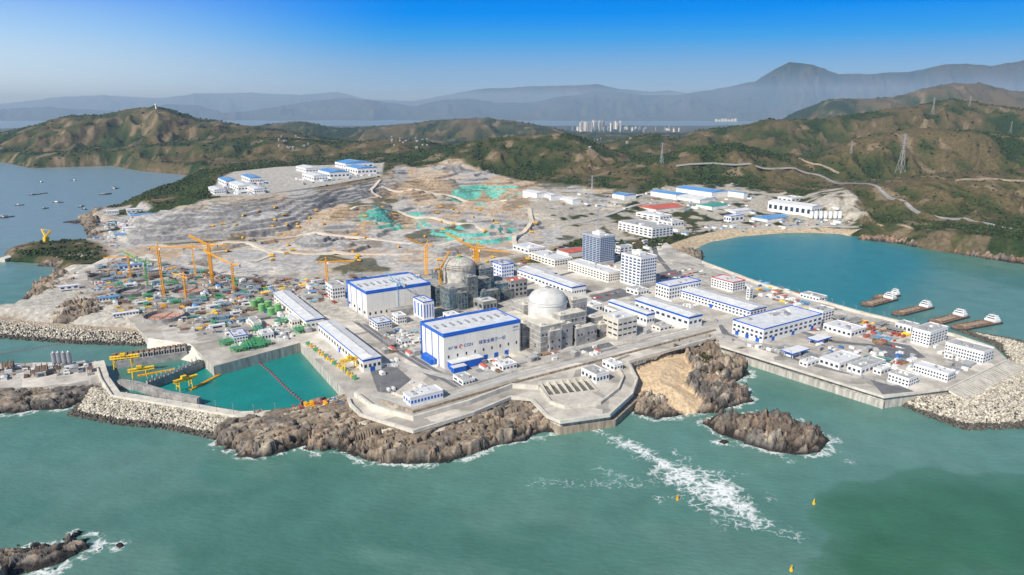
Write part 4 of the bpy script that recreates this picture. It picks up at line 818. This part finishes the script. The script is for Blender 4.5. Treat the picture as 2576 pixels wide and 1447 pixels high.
def mound(pts,crest,zc,n,size=1.2):
    P=W(pts,0);CR=W(crest,zc);xs=[p[0] for p in P];yy=[p[1] for p in P]
    def hz(x,y):
        d=pdist(x,y,P);dc=np.full(np.shape(x),1e9)
        for i in range(len(CR)-1):
            x0,y0=CR[i];x1,y1=CR[i+1];dx=x1-x0;dy=y1-y0;t=np.clip(((x-x0)*dx+(y-y0)*dy)/(dx*dx+dy*dy),0,1);dc=np.minimum(dc,np.hypot(x-x0-t*dx,y-y0-t*dy))
        t=np.maximum(d,0)/(np.maximum(d,0)+dc+1e-6);return zc*sst(-.6,1,t)*1.35-.35*zc-1.,d
    gx=np.arange(min(xs)-4,max(xs)+4,3.);gy_=np.arange(min(yy)-4,max(yy)+4,3.);XX,YY=np.meshgrid(gx,gy_);h,d=hz(XX,YY)
    fc=gridfaces(*XX.shape);fc=fc[(d.ravel()>-1)[fc].all(1)];o=npmesh('rubble_core',np.stack([XX,YY,h-.6],-1).reshape(-1,3),fc,STONED);o['kind']='structure'
    px_=rng.uniform(min(xs),max(xs),n*7);py_=rng.uniform(min(yy),max(yy),n*7);h,d=hz(px_,py_);k=d>-.5;px_,py_,h,d=px_[k][:n],py_[k][:n],h[k][:n],d[k][:n]
    S=rng.uniform(.55,1.3,len(px_))*size
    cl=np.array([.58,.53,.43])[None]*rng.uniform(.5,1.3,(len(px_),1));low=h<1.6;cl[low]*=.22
    return np.stack([px_,py_,h+.5+rng.uniform(-.3,.5,len(px_))],1),S,cl
SA=[mound([(170,1045),(290,1068),(420,1080),(540,1106),(620,1110),(650,1080),(620,1040),(420,1005),(285,985),(230,985)],[(235,975),(285,997),(420,1018),(600,1048),(640,1050)],8,6800),
 mound([(-90,838),(0,852),(200,866),(368,872),(372,850),(200,826),(0,806),(-90,800)],[(-90,800),(60,812),(200,822),(365,840)],8,3300),
 mound([(2270,1022),(2340,1052),(2430,1084),(2576,1078),(2700,1050),(2700,900),(2560,855),(2440,835),(2400,830),(2500,868),(2540,905),(2400,985),(2300,1000)],[(2300,995),(2400,1000),(2460,1015),(2610,940),(2530,880),(2410,838)],8,12000)]
Pa=np.concatenate([s[0] for s in SA]);Sa=np.concatenate([s[1] for s in SA]);Ca=np.concatenate([s[2] for s in SA])
dist=np.hypot(Pa[:,0],Pa[:,1]);uu=np.array([px(*p)[0] for p in Pa]);vis=(uu>0)&(uu<2570)&(Pa[:,2]>2.5)
order=np.where(vis)[0];order=order[np.argsort(dist[order])][:300]
pm=[];sm2=[mat('armour_block_pale',(.56,.51,.42),.9,.2,.4),mat('armour_block_grey',(.42,.39,.33),.9,.2,.4),mat('armour_block_light',(.66,.60,.50),.9,.2,.4)]
for q in range(5):
    v=IV*(1+rng.uniform(-.35,.35,(12,1)));me=bpy.data.meshes.new('armour_stone');me.from_pydata(v.tolist(),[],IF.tolist());me.materials.append(sm2[q%3]);pm.append(me)
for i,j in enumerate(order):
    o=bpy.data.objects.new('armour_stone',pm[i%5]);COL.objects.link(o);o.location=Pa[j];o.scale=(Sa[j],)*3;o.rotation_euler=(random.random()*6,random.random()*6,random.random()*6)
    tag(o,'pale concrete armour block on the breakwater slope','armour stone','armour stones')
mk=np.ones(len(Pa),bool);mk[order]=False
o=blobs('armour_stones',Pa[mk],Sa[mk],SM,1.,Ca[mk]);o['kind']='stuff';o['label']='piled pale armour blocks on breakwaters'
# ---------- scrub & woodland ----------
NS=340000
ii=rng.integers(0,NR-1,NS);jj=rng.integers(0,NC-1,NS)
bxv=X[ii,jj]+(X[ii,jj+1]-X[ii,jj])*rng.random(NS);byv=Y[ii,jj]+(Y[ii+1,jj]-Y[ii,jj])*rng.random(NS)
zz=Z[ii,jj];gl_=gg[ii,jj]+.08*(fbm(bxv/90,byv/120,3,55)-.5)+.03*rightish[ii,jj]
dens_=sst(.62,.50,gl_)
ok=(zz>9)&(byv>1200)&(byv<7000)&(ef[ii,jj]<.3)&(dm[ii,jj]<-10)&(dq[ii,jj]<-5)&(dl[ii,jj]>26)&(rng.random(NS)<dens_*.9+.06)&(dy_[ii,jj]<0)&((bw[ii,jj]<.5)|(dl[ii,jj]>95))
ok&=rng.random(NS)<np.clip(byv/2500,.35,1)
okk=np.where(ok)[0][:60000]
P3=np.stack([bxv[okk],byv[okk],zz[okk]+1.],1);S=rng.uniform(1.8,5.0,len(okk))*np.clip(byv[okk]/2300,.7,1.7)
cl=np.array([.032,.054,.020])[None]*rng.uniform(.5,1.7,(len(okk),1))+np.array([.05,.028,0.003])[None]*(rng.random((len(okk),1))**3)
VM=mat('foliage',(1,1,1),.95,.4,.3,attr='Col',spec=.1)
o=blobs('woodland',P3,S,VM,.75,cl,.45);o['kind']='stuff';o['label']='scrub and woodland on the hills'
bp=[];hx=W([(1750,882),(1765,874),(1815,890),(1820,920),(1790,945),(1762,930)],9)
for i in range(500):
    x=random.uniform(min(p[0] for p in hx),max(p[0] for p in hx));y=random.uniform(min(p[1] for p in hx),max(p[1] for p in hx))
    if pdist(np.array([x]),np.array([y]),hx)[0]>0 and vn(np.array([x/9]),np.array([y/9]),3)[0]>.45: bp.append((x,y,7+random.uniform(0,2.5)))
o=blobs('shrubs',np.array(bp),rng.uniform(.8,1.9,len(bp)),VM,.8,np.array([.085,.078,.035])[None]*rng.uniform(.5,1.3,(len(bp),1)));o['kind']='stuff'
# ---------- pylons ----------
def pylon(u,v,vt,rz=.4):
    x,y,z=hit(u,v);H=hgt(y,z,vt);e=empty('pylon',(x,y,z-1),rz,'grey lattice transmission pylon with cross arms','pylon','transmission pylons')
    s=M();b=H*.085;t=H*.014;lv=[0,.25,.45,.6,.72,.84,1.]
    def c(q,k):
        w=b+(t-b)*min(1,q/.72)**.8;sx,sy=[(1,1),(-1,1),(-1,-1),(1,-1)][k];return (sx*w,sy*w,q*H)
    th=max(.3,H*.006)
    for i in range(6):
        for k in range(4):
            s.beam(c(lv[i],k),c(lv[i+1],k),th);s.beam(c(lv[i],k),c(lv[i+1],(k+1)%4),th*.5);s.beam(c(lv[i],(k+1)%4),c(lv[i+1],k),th*.5)
    s.obj('lattice_body',STEEL,e)
    for q,w in ((.70,.13),(.82,.15),(.95,.10)):
        M().beam((-w*H,0,q*H),(w*H,0,q*H),th).beam((-w*H,0,q*H),(0,0,q*H+.05*H),th*.6).beam((w*H,0,q*H),(0,0,q*H+.05*H),th*.6).obj('cross_arm',STEEL,e)
for p in [(2264,435,335),(1664,412,358),(1488,508,440),(2140,388,352),(1502,590,525),(2345,290,245),(2438,270,240),(2541,335,305)]: pylon(*p)
x,y,z=hit(393,274);e=empty('radar_tower',(x,y,z-2),0,'white radar dome tower on hilltop','tower');M().cyl(0,0,0,20,5,4).obj('shaft',WHITEP,e);M().rev([(6*math.cos(t),25+6*math.sin(t)) for t in np.linspace(-1.4,1.5,10)],20).obj('radome',WHITEP,e,smooth=True)
# ---------- vessels ----------
def barge(u,v,L,Wd,rz,label,cargo=GRAV):
    x,y=G(u,v,0);e=empty('barge',(x,y,0),math.radians(rz),label,'barge','moored barges')
    l,w=L/2,Wd/2;o_=[(-l,-w),(l*.75,-w),(l,-w*.4),(l,w*.4),(l*.75,w),(-l,w)]
    M().prism(o_,-.5,2.6).obj('hull',HULL,e);M().prism([(p[0]*.985,p[1]*.96) for p in o_],2.6,2.9).obj('deck',RUST,e)
    M().box(-l*.45,-w*.75,2.9,l*.7,-w*.65,4.2).box(-l*.45,w*.65,2.9,l*.7,w*.75,4.2).box(l*.66,-w*.65,2.9,l*.7,w*.65,4.2).box(-l*.45,-w*.65,2.9,-l*.41,w*.65,4.2).obj('hold_coaming',RUST,e)
    M().box(-l*.4,-w*.6,2.9,l*.62,w*.6,4.8,3,w*.35).obj('cargo',cargo,e)
    M().box(-l*.95,-w*.75,2.9,-l*.68,w*.75,5.8).box(-l*.92,-w*.65,5.8,-l*.72,w*.65,8.4).box(-l*.9,-w*.5,8.4,-l*.75,w*.5,10.8).obj('deck_house',WHITEP,e)
    M().box(-l*.715,-w*.55,6.6,-l*.71,w*.55,7.6).box(-l*.745,-w*.42,9.2,-l*.74,w*.42,10.2).obj('bridge_window',GLASS,e)
    M().beam((-l*.8,0,10.8),(-l*.8,0,16),.3).beam((l*.85,0,2.9),(l*.85,0,8),.3).obj('mast',STEEL,e)
barge(2208,762,76,20,33+180,'dark barge with gravel cargo and white deckhouse');barge(2292,784,84,17,30+180,'rust decked barge moored by the quay');barge(2382,806,76,19,30+180,'dark cargo barge moored by the quay');barge(2452,820,84,19,23+180,'brown decked barge with white bridge')
barge(2228,748,50,14,25+180,'small barge with white bridge')
def boat(u,v,L,rz,i):
    x,y=G(u,v,0);e=empty('fishing_boat',(x,y,0),rz,'small dark fishing boat with white cabin','boat','fishing boats');l=L/2;w=L*.16
    M().prism([(-l,-w*.8),(l*.4,-w),(l,0),(l*.4,w),(-l,w*.8)],-.3,1.8).obj('hull',HULL,e);M().box(-l*.7,-w*.6,1.8,-l*.1,w*.6,4.6,.3,.3).obj('cabin',WHITEP if i%3==0 else ROOFG,e);M().beam((0,0,1.8),(0,0,8),.3).obj('mast',STEEL,e)
for i,(u,v) in enumerate([(102,459),(112,487),(115,525),(50,517),(10,545),(20,547),(148,510),(265,490),(287,472),(292,475),(205,520),(212,527),(185,455),(270,488),(90,490)]): boat(u,v,random.uniform(20,36),random.uniform(0,3),i)
for u,v,m in ((1704,1257,ORANGE),(2047,1268,YELLOW),(1990,1436,YELLOW)):
    x,y=G(u,v,0);e=empty('buoy',(x,y,0),0,'yellow navigation buoy with top mark','buoy','navigation buoys')
    M().cyl(0,0,-.5,.9,1.1,1.0).obj('float',m,e);s=M()
    for q in range(4): s.beam((.8*math.cos(q*1.57),.8*math.sin(q*1.57),.9),(.25*math.cos(q*1.57),.25*math.sin(q*1.57),3.3),.2)
    s.cyl(0,0,1.4,2.4,.55,.35);s.obj('frame',m,e);M().beam((-.4,0,3.3),(.4,0,4.2),.2).beam((.4,0,3.3),(-.4,0,4.2),.2).obj('top_mark',m,e)
fl=M().rev([(.1,-1),(1.1,-.7),(1.3,0),(1.1,.9),(.1,1.2)],10).obj('boom_float',mat('faded_red',(.42,.07,.10),.6));tag(fl,'red float of the basin boom line','float','red boom floats')
pa,pb=Vector(G(650,912,0)),Vector(G(760,1010,0));fl.location=(pa.x,pa.y,.3);fl.scale=(.95,.95,.9)
for i in range(1,22):
    p=pa.lerp(pb,i/21);o=fl.copy();COL.objects.link(o);o.location=(p.x+math.sin(i*.3)*1,p.y,.3)
pa,pb=Vector(G(5,890,0)),Vector(G(200,858,0))
for i in range(30):
    p=pa.lerp(pb,i/29);o=fl.copy();COL.objects.link(o);o.location=(p.x,p.y,.2);o.scale=(.5,.5,.5)
for a_,b_ in (((478,980),(556,940)),((345,945),(438,928))):
    p=Vector(G(*a_,1));q=Vector(G(*b_,1));n=9
    for i in range(n):
        c=p.lerp(q,(i+.5)/n);d=(q-p);e=empty('pontoon',(c.x,c.y,.2),math.atan2(d.y,d.x),'orange floating pontoon segment','pontoon','orange pontoons');w=d.length/n*.46
        M().box(-w,-1.6,-.4,w,-.6,.9).box(-w,.6,-.4,w,1.6,.9).obj('float',ORANGE,e);M().box(-w,-.6,.5,w,.6,1.3).obj('walkway',ORANGE,e)
for i in range(16):
    t=i/15;x0,y0=G(775,868);x1,y1=G(895,955);x=x0+(x1-x0)*t+random.uniform(-1,2);y=y0+(y1-y0)*t
    e=empty('screen_machine',(x,y,12),math.radians(AX),'yellow trash screen machine beside pump hall','machine','screen machines')
    M().box(-1.5,-1.5,0,1.5,1.5,2.4).beam((0,0,2.4),(0,0,5),.5).obj('body',YELLOW if i%3 else GREENP,e);M().box(-2.5,1.5,0,2.5,2.5,3.4).obj('frame',STEEL,e)
# ---------- construction clutter ----------
def free(x,y,r):
    for f in FOOT:
        if f[6]:
            dx,dy=x-f[3],y-f[4];c,s_=math.cos(f[5]),math.sin(f[5]);lx=dx*c+dy*s_;ly=-dx*s_+dy*c
            if -r<lx<f[6]+r and -r<ly<f[7]+r:return False
        elif (x-f[0])**2+(y-f[1])**2<(f[2]+r)**2:return False
    return True
def hut(w,d,h,mw,mr,name,label,grp,cat):
    e=empty(name,(0,0,-500),0,label,cat,grp);M().box(-w/2,-d/2,0,w/2,d/2,h).obj('wall',mw,e);M().box(-w/2-.3,-d/2-.3,h,w/2+.3,d/2+.3,h+.9,.2,d/2*.9).obj('roof',mr,e);M().box(-w*.3,-d/2-.08,.8,w*.3,-d/2+.02,h*.7).obj('window',GLASS,e);return e
def cont(m,label):
    e=empty('shipping_container',(0,0,-500),0,label,'container','site containers');M().box(-3,-1.25,0,3,1.25,2.6).obj('body',m,e)
    M().box(-3.05,-1.32,2.35,3.05,1.32,2.68).obj('top_rail',m,e);M().box(3.01,-1.1,.1,3.1,1.1,2.3).obj('door',m,e);return e
def stack(m,label):
    e=empty('material_stack',(0,0,-500),0,label,'materials','stacked materials');s=M()
    for i in range(5): s.beam((-5,-2+i,.5),(5,-2+i+random.uniform(-.3,.3),.5),.8)
    for i in range(4): s.beam((-5,-1.5+i,1.4),(5,-1.5+i,1.4),.8)
    s.obj('bundle',m,e);M().box(-4,-2.6,0,-3.5,2.6,.15).box(3.5,-2.6,0,4,2.6,.15).obj('bearer',RUST,e);return e
def scaff(m,w,h,label,pm_=CONC):
    e=empty('scaffold_frame',(0,0,-500),0,label,'scaffold','scaffold frames');s=M()
    for i in range(5):
        for j in range(3): s.beam((-w/2+i*w/4,-w/4+j*w/4,0),(-w/2+i*w/4,-w/4+j*w/4,h),.3)
    for k in range(1,4):
        for j in range(3): s.beam((-w/2,-w/4+j*w/4,h*k/3),(w/2,-w/4+j*w/4,h*k/3),.3)
    s.obj('frame',m,e);M().box(-w/2,-w/4,h*.66,w/2,w/4,h*.66+.25).obj('platform',pm_,e);return e
TEAL=mat('teal_netting',(.10,.30,.26),.8,.3,.3);BRN=mat('brown_formwork',(.24,.17,.12),.8,.3,.3);DBL=mat('faded_blue_paint',(.07,.18,.42),.6,.2,.3);DRD=mat('faded_red_paint',(.42,.10,.07),.6,.2,.3)
protos=[hut(14,6,4,WHITEP,ROOFB,'site_cabin','white site cabin with blue roof','site cabins','cabin'),hut(20,7,5,WHITEP,ROOFW,'site_cabin','long white site cabin with pale roof','site cabins','cabin'),hut(10,5,3.2,WHITEP,ROOFR,'site_cabin','small white cabin with red roof','site cabins','cabin'),
 cont(DBL,'blue steel shipping container'),cont(DRD,'red steel shipping container'),cont(WHITEP,'white steel shipping container'),cont(ORANGE,'orange steel shipping container'),
 stack(RUST,'rusty rebar bundle on bearers'),stack(STEEL,'grey steel pipe stack'),stack(CYANS,'pale blue formwork stack'),stack(YELLOW,'yellow formwork beam stack'),
 scaff(GREENP,16,7,'green netted scaffold frame',TEAL),scaff(CYANS,18,8,'blue steel scaffold frame'),scaff(RUST,18,8,'brown rebar wall cage',BRN),
 hut(9,7,5,CONC,ROOFG,'equipment_house','grey concrete equipment house','equipment houses','equipment house'),hut(7,5,3,CREAM,ROOFW,'equipment_house','small cream equipment house','equipment houses','equipment house'),
 scaff(STEEL,20,6,'grey steel formwork deck',CONC),scaff(TEAL,14,4,'teal netted working deck',TEAL)]
def scatter(poly,n,idx,z=12.0,ter=False,sc=1.):
    P=W(poly,z);xs=[p[0] for p in P];yy=[p[1] for p in P];k=0;t=0
    while k<n and t<n*14:
        t+=1;x=random.uniform(min(xs),max(xs));y=random.uniform(min(yy),max(yy))
        if pdist(np.array([x]),np.array([y]),P)[0]<4 or not free(x,y,2.8): continue
        q=random.choice(idx);r=math.radians(AX+random.choice([0,90]));z1=gz(x,y) if ter else (12.15 if z>10 else z+.02)
        m_=1
        if not ter and q in (3,4,5,6,7,8,9,10) and random.random()<.45: m_=random.choice([2,3])
        s_=random.uniform(.55,1.1)*sc;c_,sn_=math.cos(math.radians(AX)),math.sin(math.radians(AX))
        for w_ in range(m_):
            off=w_*5.5*s_;ox,oy=(-sn_*off,c_*off) if abs(r-math.radians(AX))<.01 else (c_*off,sn_*off)
            if w_ and (not free(x+ox,y+oy,1.5) or pdist(np.array([x+ox]),np.array([y+oy]),P)[0]<3): break
            dup(protos[q],(x+ox,y+oy,z1),r,s_);k+=1
        FOOT.append((x,y,3.2,0,0,0,0,0))
scatter([(210,690),(300,645),(600,698),(760,740),(700,830),(560,850),(480,840),(330,800),(235,765)],520,[0,1,1,2,3,4,5,5,6,7,7,8,8,9,10,11,12,13,13,14,14,16,16,12,15,15,17,3,11],sc=.85)
scatter([(560,700),(820,700),(1060,690),(1060,720),(870,712),(860,770),(700,760)],140,[0,1,2,3,4,5,7,7,8,8,9,10,13,14,15,16,16],sc=.85)
scatter([(960,830),(1110,830),(1050,900),(960,890)],44,[3,5,5,7,8,9,14,15,2,16]);scatter([(1080,700),(1340,650),(1300,760),(1100,800)],110,[4,5,7,8,9,10,12,13,14,15,16,12])
scatter([(1180,900),(1500,870),(1560,885),(1300,935),(1190,960)],30,[5,5,7,8,2,15,15,14]);scatter([(1480,760),(1800,720),(1850,800),(1600,850)],38,[5,15,8,14,5])
scatter([(2060,795),(2200,810),(2340,860),(2200,870)],80,[4,5,7,8,9,10,16,7]);scatter([(2170,900),(2330,900),(2230,940)],44,[5,4,7,9,17,15]);scatter([(1900,700),(2140,780),(2080,800),(1900,745)],55,[5,3,7,8,9,10,2,15]);scatter([(1290,640),(1560,605),(1640,605),(1640,690),(1560,690),(1480,640)],80,[0,1,2,5,9,15,15])
scatter([(1860,870),(2240,970),(2360,950),(2300,890),(2000,860)],50,[5,15,8,14,5,3,15]);scatter([(2340,870),(2490,880),(2500,900),(2400,960)],22,[5,15,8,14])
scatter([(880,935),(1000,900),(1100,980),(1000,1010)],12,[5,15,5]);scatter([(560,840),(760,800),(800,830),(640,885),(560,890)],55,[15,14,8,5,11,15])
scatter([(700,1022),(880,1000),(900,1020),(760,1045)],14,[4,6,3],z=9);scatter([(-60,925),(240,915),(250,945),(-60,965)],44,[7,8,13,14,15,5],z=8)
for poly,zz_ in (([(560,470),(680,455),(670,490),(560,490)],72),([(740,450),(900,425),(950,440),(760,468)],72),([(1330,490),(1600,495),(1640,480),(1900,490),(1900,520),(1640,520),(1350,510)],36),([(1600,570),(1900,555),(2100,545),(2150,560),(1700,590)],13),([(230,600),(260,560),(360,530),(380,550),(330,600),(290,625)],10)): scatter(poly,50,[0,1,1,2,3,9,14],z=zz_,ter=True)
for p in protos:
    for c in list(p.children): bpy.data.objects.remove(c)
    bpy.data.objects.remove(p)
def truck():
    e=empty('dump_truck',(0,0,-500),0,'orange dump truck on the haul road','truck','dump trucks');M().box(-3.5,-1.4,1,1.6,1.4,3.4,.1,-.2).obj('tipper_body',ORANGE,e);M().box(1.8,-1.3,.8,3.8,1.3,3.3,.2,.1).obj('cab',YELLOW,e)
    for x in (-2.4,-.9,2.8):
        for y in (-1.4,1.1):
            M().add([(x+.6*math.cos(q*.785),y+dy,.6+.6*math.sin(q*.785)) for dy in (0,.35) for q in range(8)],[(i,(i+1)%8,8+(i+1)%8,8+i) for i in range(8)]+[tuple(range(8)),tuple(range(15,7,-1))]).obj('wheel',DARK,e)
    return e
tk=truck()
for i in range(60):
    x,y,z=hit(random.uniform(480,1350),random.uniform(520,660))
    if y<1150 or z<11: continue
    dup(tk,(x,y,gz(x,y)+.3),random.uniform(0,6),1.2)
for c in list(tk.children): bpy.data.objects.remove(c)
bpy.data.objects.remove(tk)
def car(m):
    o=M().box(-2.2,-.9,.35,2.2,.9,.95,.08,.05).box(-1.3,-.82,.95,1.2,.82,1.5,.5,.12).obj('parked_car',m);tag(o,'small parked car on the paved lot','car','parked cars');return o
cars=[car(WHITEP),car(HULL),car(REDP),car(STEEL)]
for u0,v0,u1,v1,n in ((1645,700,1745,676,22),(1660,708,1770,682,22),(1950,806,2060,822,16),(1490,752,1560,736,12),(1700,700,1780,690,10),(1990,826,2080,832,12),(2200,862,2280,880,10)):
    a=Vector(G(u0,v0));b=Vector(G(u1,v1))
    for i in range(n):
        if random.random()<.2: continue
        p=a.lerp(b,i/n)
        if not free(p.x,p.y,1): continue
        o=random.choice(cars).copy();COL.objects.link(o);o.location=(p.x,p.y,12.14);o.rotation_euler=(0,0,math.radians(AX+90));o.scale=(1.1,)*3
for c in cars: bpy.data.objects.remove(c)
lm=M().beam((0,0,0),(0,0,9),.28).beam((0,0,9),(1.8,0,9.5),.22).box(1.2,-.25,9.3,2.6,.25,9.6).obj('street_lamp',STEEL);tag(lm,'tall grey street lamp beside the site road','street lamp','street lamps')
first=True
for pts,n in (([(945,985),(1040,1012),(1300,936),(1590,862),(1800,806)],34),([(1805,848),(2100,935),(2240,975)],18),([(700,695),(860,770),(1000,870),(1150,960)],18),([(1900,712),(2150,785),(2400,845)],16),([(262,950),(420,1006),(600,1036),(720,1032)],12)):
    Q=[Vector(p) for p in W(pts)];seg=[(Q[i+1]-Q[i]).length for i in range(len(Q)-1)];T=sum(seg)
    for i in range(n):
        d=T*(i+.5)/n;k=0
        while d>seg[k]: d-=seg[k];k+=1
        p=Q[k].lerp(Q[k+1],d/seg[k]);o=lm if first else lm.copy()
        if not first: COL.objects.link(o)
        first=False;o.location=(p.x,p.y,12.0 if pts[0][0]!=262 else 9);o.rotation_euler=(0,0,math.radians(AX+90))
for u,v,w,d in ((2000,893,30,15),(2060,862,28,14),(2130,905,22,12)):
    x,y=G(u,v);e=empty('canopy',(x,y,12),math.radians(AX),'flat white canopy with blue fascia on posts','canopy','yard canopies')
    M().box(-w/2,-d/2,5.5,w/2,d/2,6.6).obj('fascia',BLUE,e);M().box(-w/2+.4,-d/2+.4,6.61,w/2-.4,d/2-.4,6.8).obj('canopy_roof',WHITEP,e)
    for a in (-.4,0,.4):
        for b in (-.35,.35): M().beam((a*w,b*d,0),(a*w,b*d,5.5),.6).obj('post',WHITEP,e)
    M().box(-w*.2,-d*.2,0,w*.2,d*.2,3.4).obj('kiosk',WHITEP,e)
# ---------- haze, sky, sun, camera ----------
def haze(y0,y1,top,col,dens,ac,ad):
    hz=M().box(-45000,y0,-20,45000,y1,top).obj('haze',WHITE);hz['kind']='structure'
    m=bpy.data.materials.new('haze');m.use_nodes=True;t=m.node_tree;t.nodes.clear();o=nd(t,'ShaderNodeOutputMaterial');vs=nd(t,'ShaderNodeVolumeScatter')
    vs.inputs['Color'].default_value=(*col,1);vs.inputs['Density'].default_value=dens
    va=nd(t,'ShaderNodeVolumeAbsorption');va.inputs['Color'].default_value=(*ac,1);va.inputs['Density'].default_value=ad
    ad_=nd(t,'ShaderNodeAddShader');t.links.new(vs.outputs[0],ad_.inputs[0]);t.links.new(va.outputs[0],ad_.inputs[1])
    t.links.new(ad_.outputs[0],o.inputs['Volume']);hz.data.materials.clear();hz.data.materials.append(m)
haze(-3000,4000,480,(.40,.66,1),2.6e-5,(.2,.7,1),.3e-5);haze(4001,30000,720,(.46,.68,1),9.0e-5,(.05,.50,1),1.8e-5)
sd=Vector((-.60,-.76,0)).normalized();el=math.radians(39);sd=Vector((sd.x*math.cos(el),sd.y*math.cos(el),math.sin(el)))
L=bpy.data.lights.new('sun','SUN');L.energy=5.;L.angle=math.radians(.5);L.color=(1,.95,.87);lo=bpy.data.objects.new('sun',L);COL.objects.link(lo);lo.rotation_euler=sd.to_track_quat('Z','Y').to_euler()
w=bpy.data.worlds.new('World');bpy.context.scene.world=w;w.use_nodes=True;t=w.node_tree;t.nodes.clear()
out=nd(t,'ShaderNodeOutputWorld');sk=nd(t,'ShaderNodeTexSky',sky_type='NISHITA');sk.sun_disc=False;sk.sun_elevation=el;sk.sun_rotation=math.atan2(sd.x,sd.y);sk.altitude=100
b1=nd(t,'ShaderNodeBackground');b1.inputs[1].default_value=.085;t.links.new(sk.outputs[0],b1.inputs[0])
tc=nd(t,'ShaderNodeTexCoord');sx=nd(t,'ShaderNodeSeparateXYZ');t.links.new(tc.outputs['Generated'],sx.inputs[0])
mr=nd(t,'ShaderNodeMapRange');mr.inputs[2].default_value=.2;t.links.new(sx.outputs[2],mr.inputs[0])
cr=nd(t,'ShaderNodeValToRGB');t.links.new(mr.outputs[0],cr.inputs[0]);els=cr.color_ramp.elements
els[0].position=0;els[0].color=(.36,.54,.80,1);els[1].position=1;els[1].color=(0,.19,.82,1)
for p,c in ((.24,(.22,.44,.74,1)),(.44,(.05,.36,.82,1)),(.62,(.0,.27,.88,1))):
    q=els.new(p);q.color=c
gl=nd(t,'ShaderNodeMapRange',interpolation_type='SMOOTHSTEP');gl.inputs[1].default_value=-.12;gl.inputs[2].default_value=-.66;t.links.new(sx.outputs[0],gl.inputs[0])
g2=nd(t,'ShaderNodeMapRange');g2.inputs[1].default_value=0;g2.inputs[2].default_value=.17;g2.inputs[3].default_value=1;g2.inputs[4].default_value=.1;t.links.new(sx.outputs[2],g2.inputs[0])
gm=nd(t,'ShaderNodeMath',operation='MULTIPLY');t.links.new(gl.outputs[0],gm.inputs[0]);t.links.new(g2.outputs[0],gm.inputs[1])
mm=nd(t,'ShaderNodeMix',data_type='RGBA');t.links.new(gm.outputs[0],mm.inputs[0]);t.links.new(cr.outputs[0],mm.inputs[6]);mm.inputs[7].default_value=(.72,.88,1,1)
b2=nd(t,'ShaderNodeBackground');t.links.new(mm.outputs[2],b2.inputs[0])
f=nd(t,'ShaderNodeMapRange',interpolation_type='SMOOTHSTEP');f.inputs[1].default_value=.2;f.inputs[2].default_value=.4;t.links.new(sx.outputs[2],f.inputs[0])
ms=nd(t,'ShaderNodeMixShader');t.links.new(f.outputs[0],ms.inputs[0]);t.links.new(b2.outputs[0],ms.inputs[1]);t.links.new(b1.outputs[0],ms.inputs[2]);t.links.new(ms.outputs[0],out.inputs[0])
cd=bpy.data.cameras.new('camera');cd.sensor_width=36;cd.lens=24;cd.clip_start=5;cd.clip_end=150000;co=bpy.data.objects.new('camera',cd);COL.objects.link(co);co.location=(0,0,ZC);co.rotation_euler=(math.radians(90)-PT,0,0)
sc=bpy.context.scene;sc.camera=co;sc.view_settings.view_transform='Standard';sc.view_settings.look='None';sc.view_settings.exposure=0
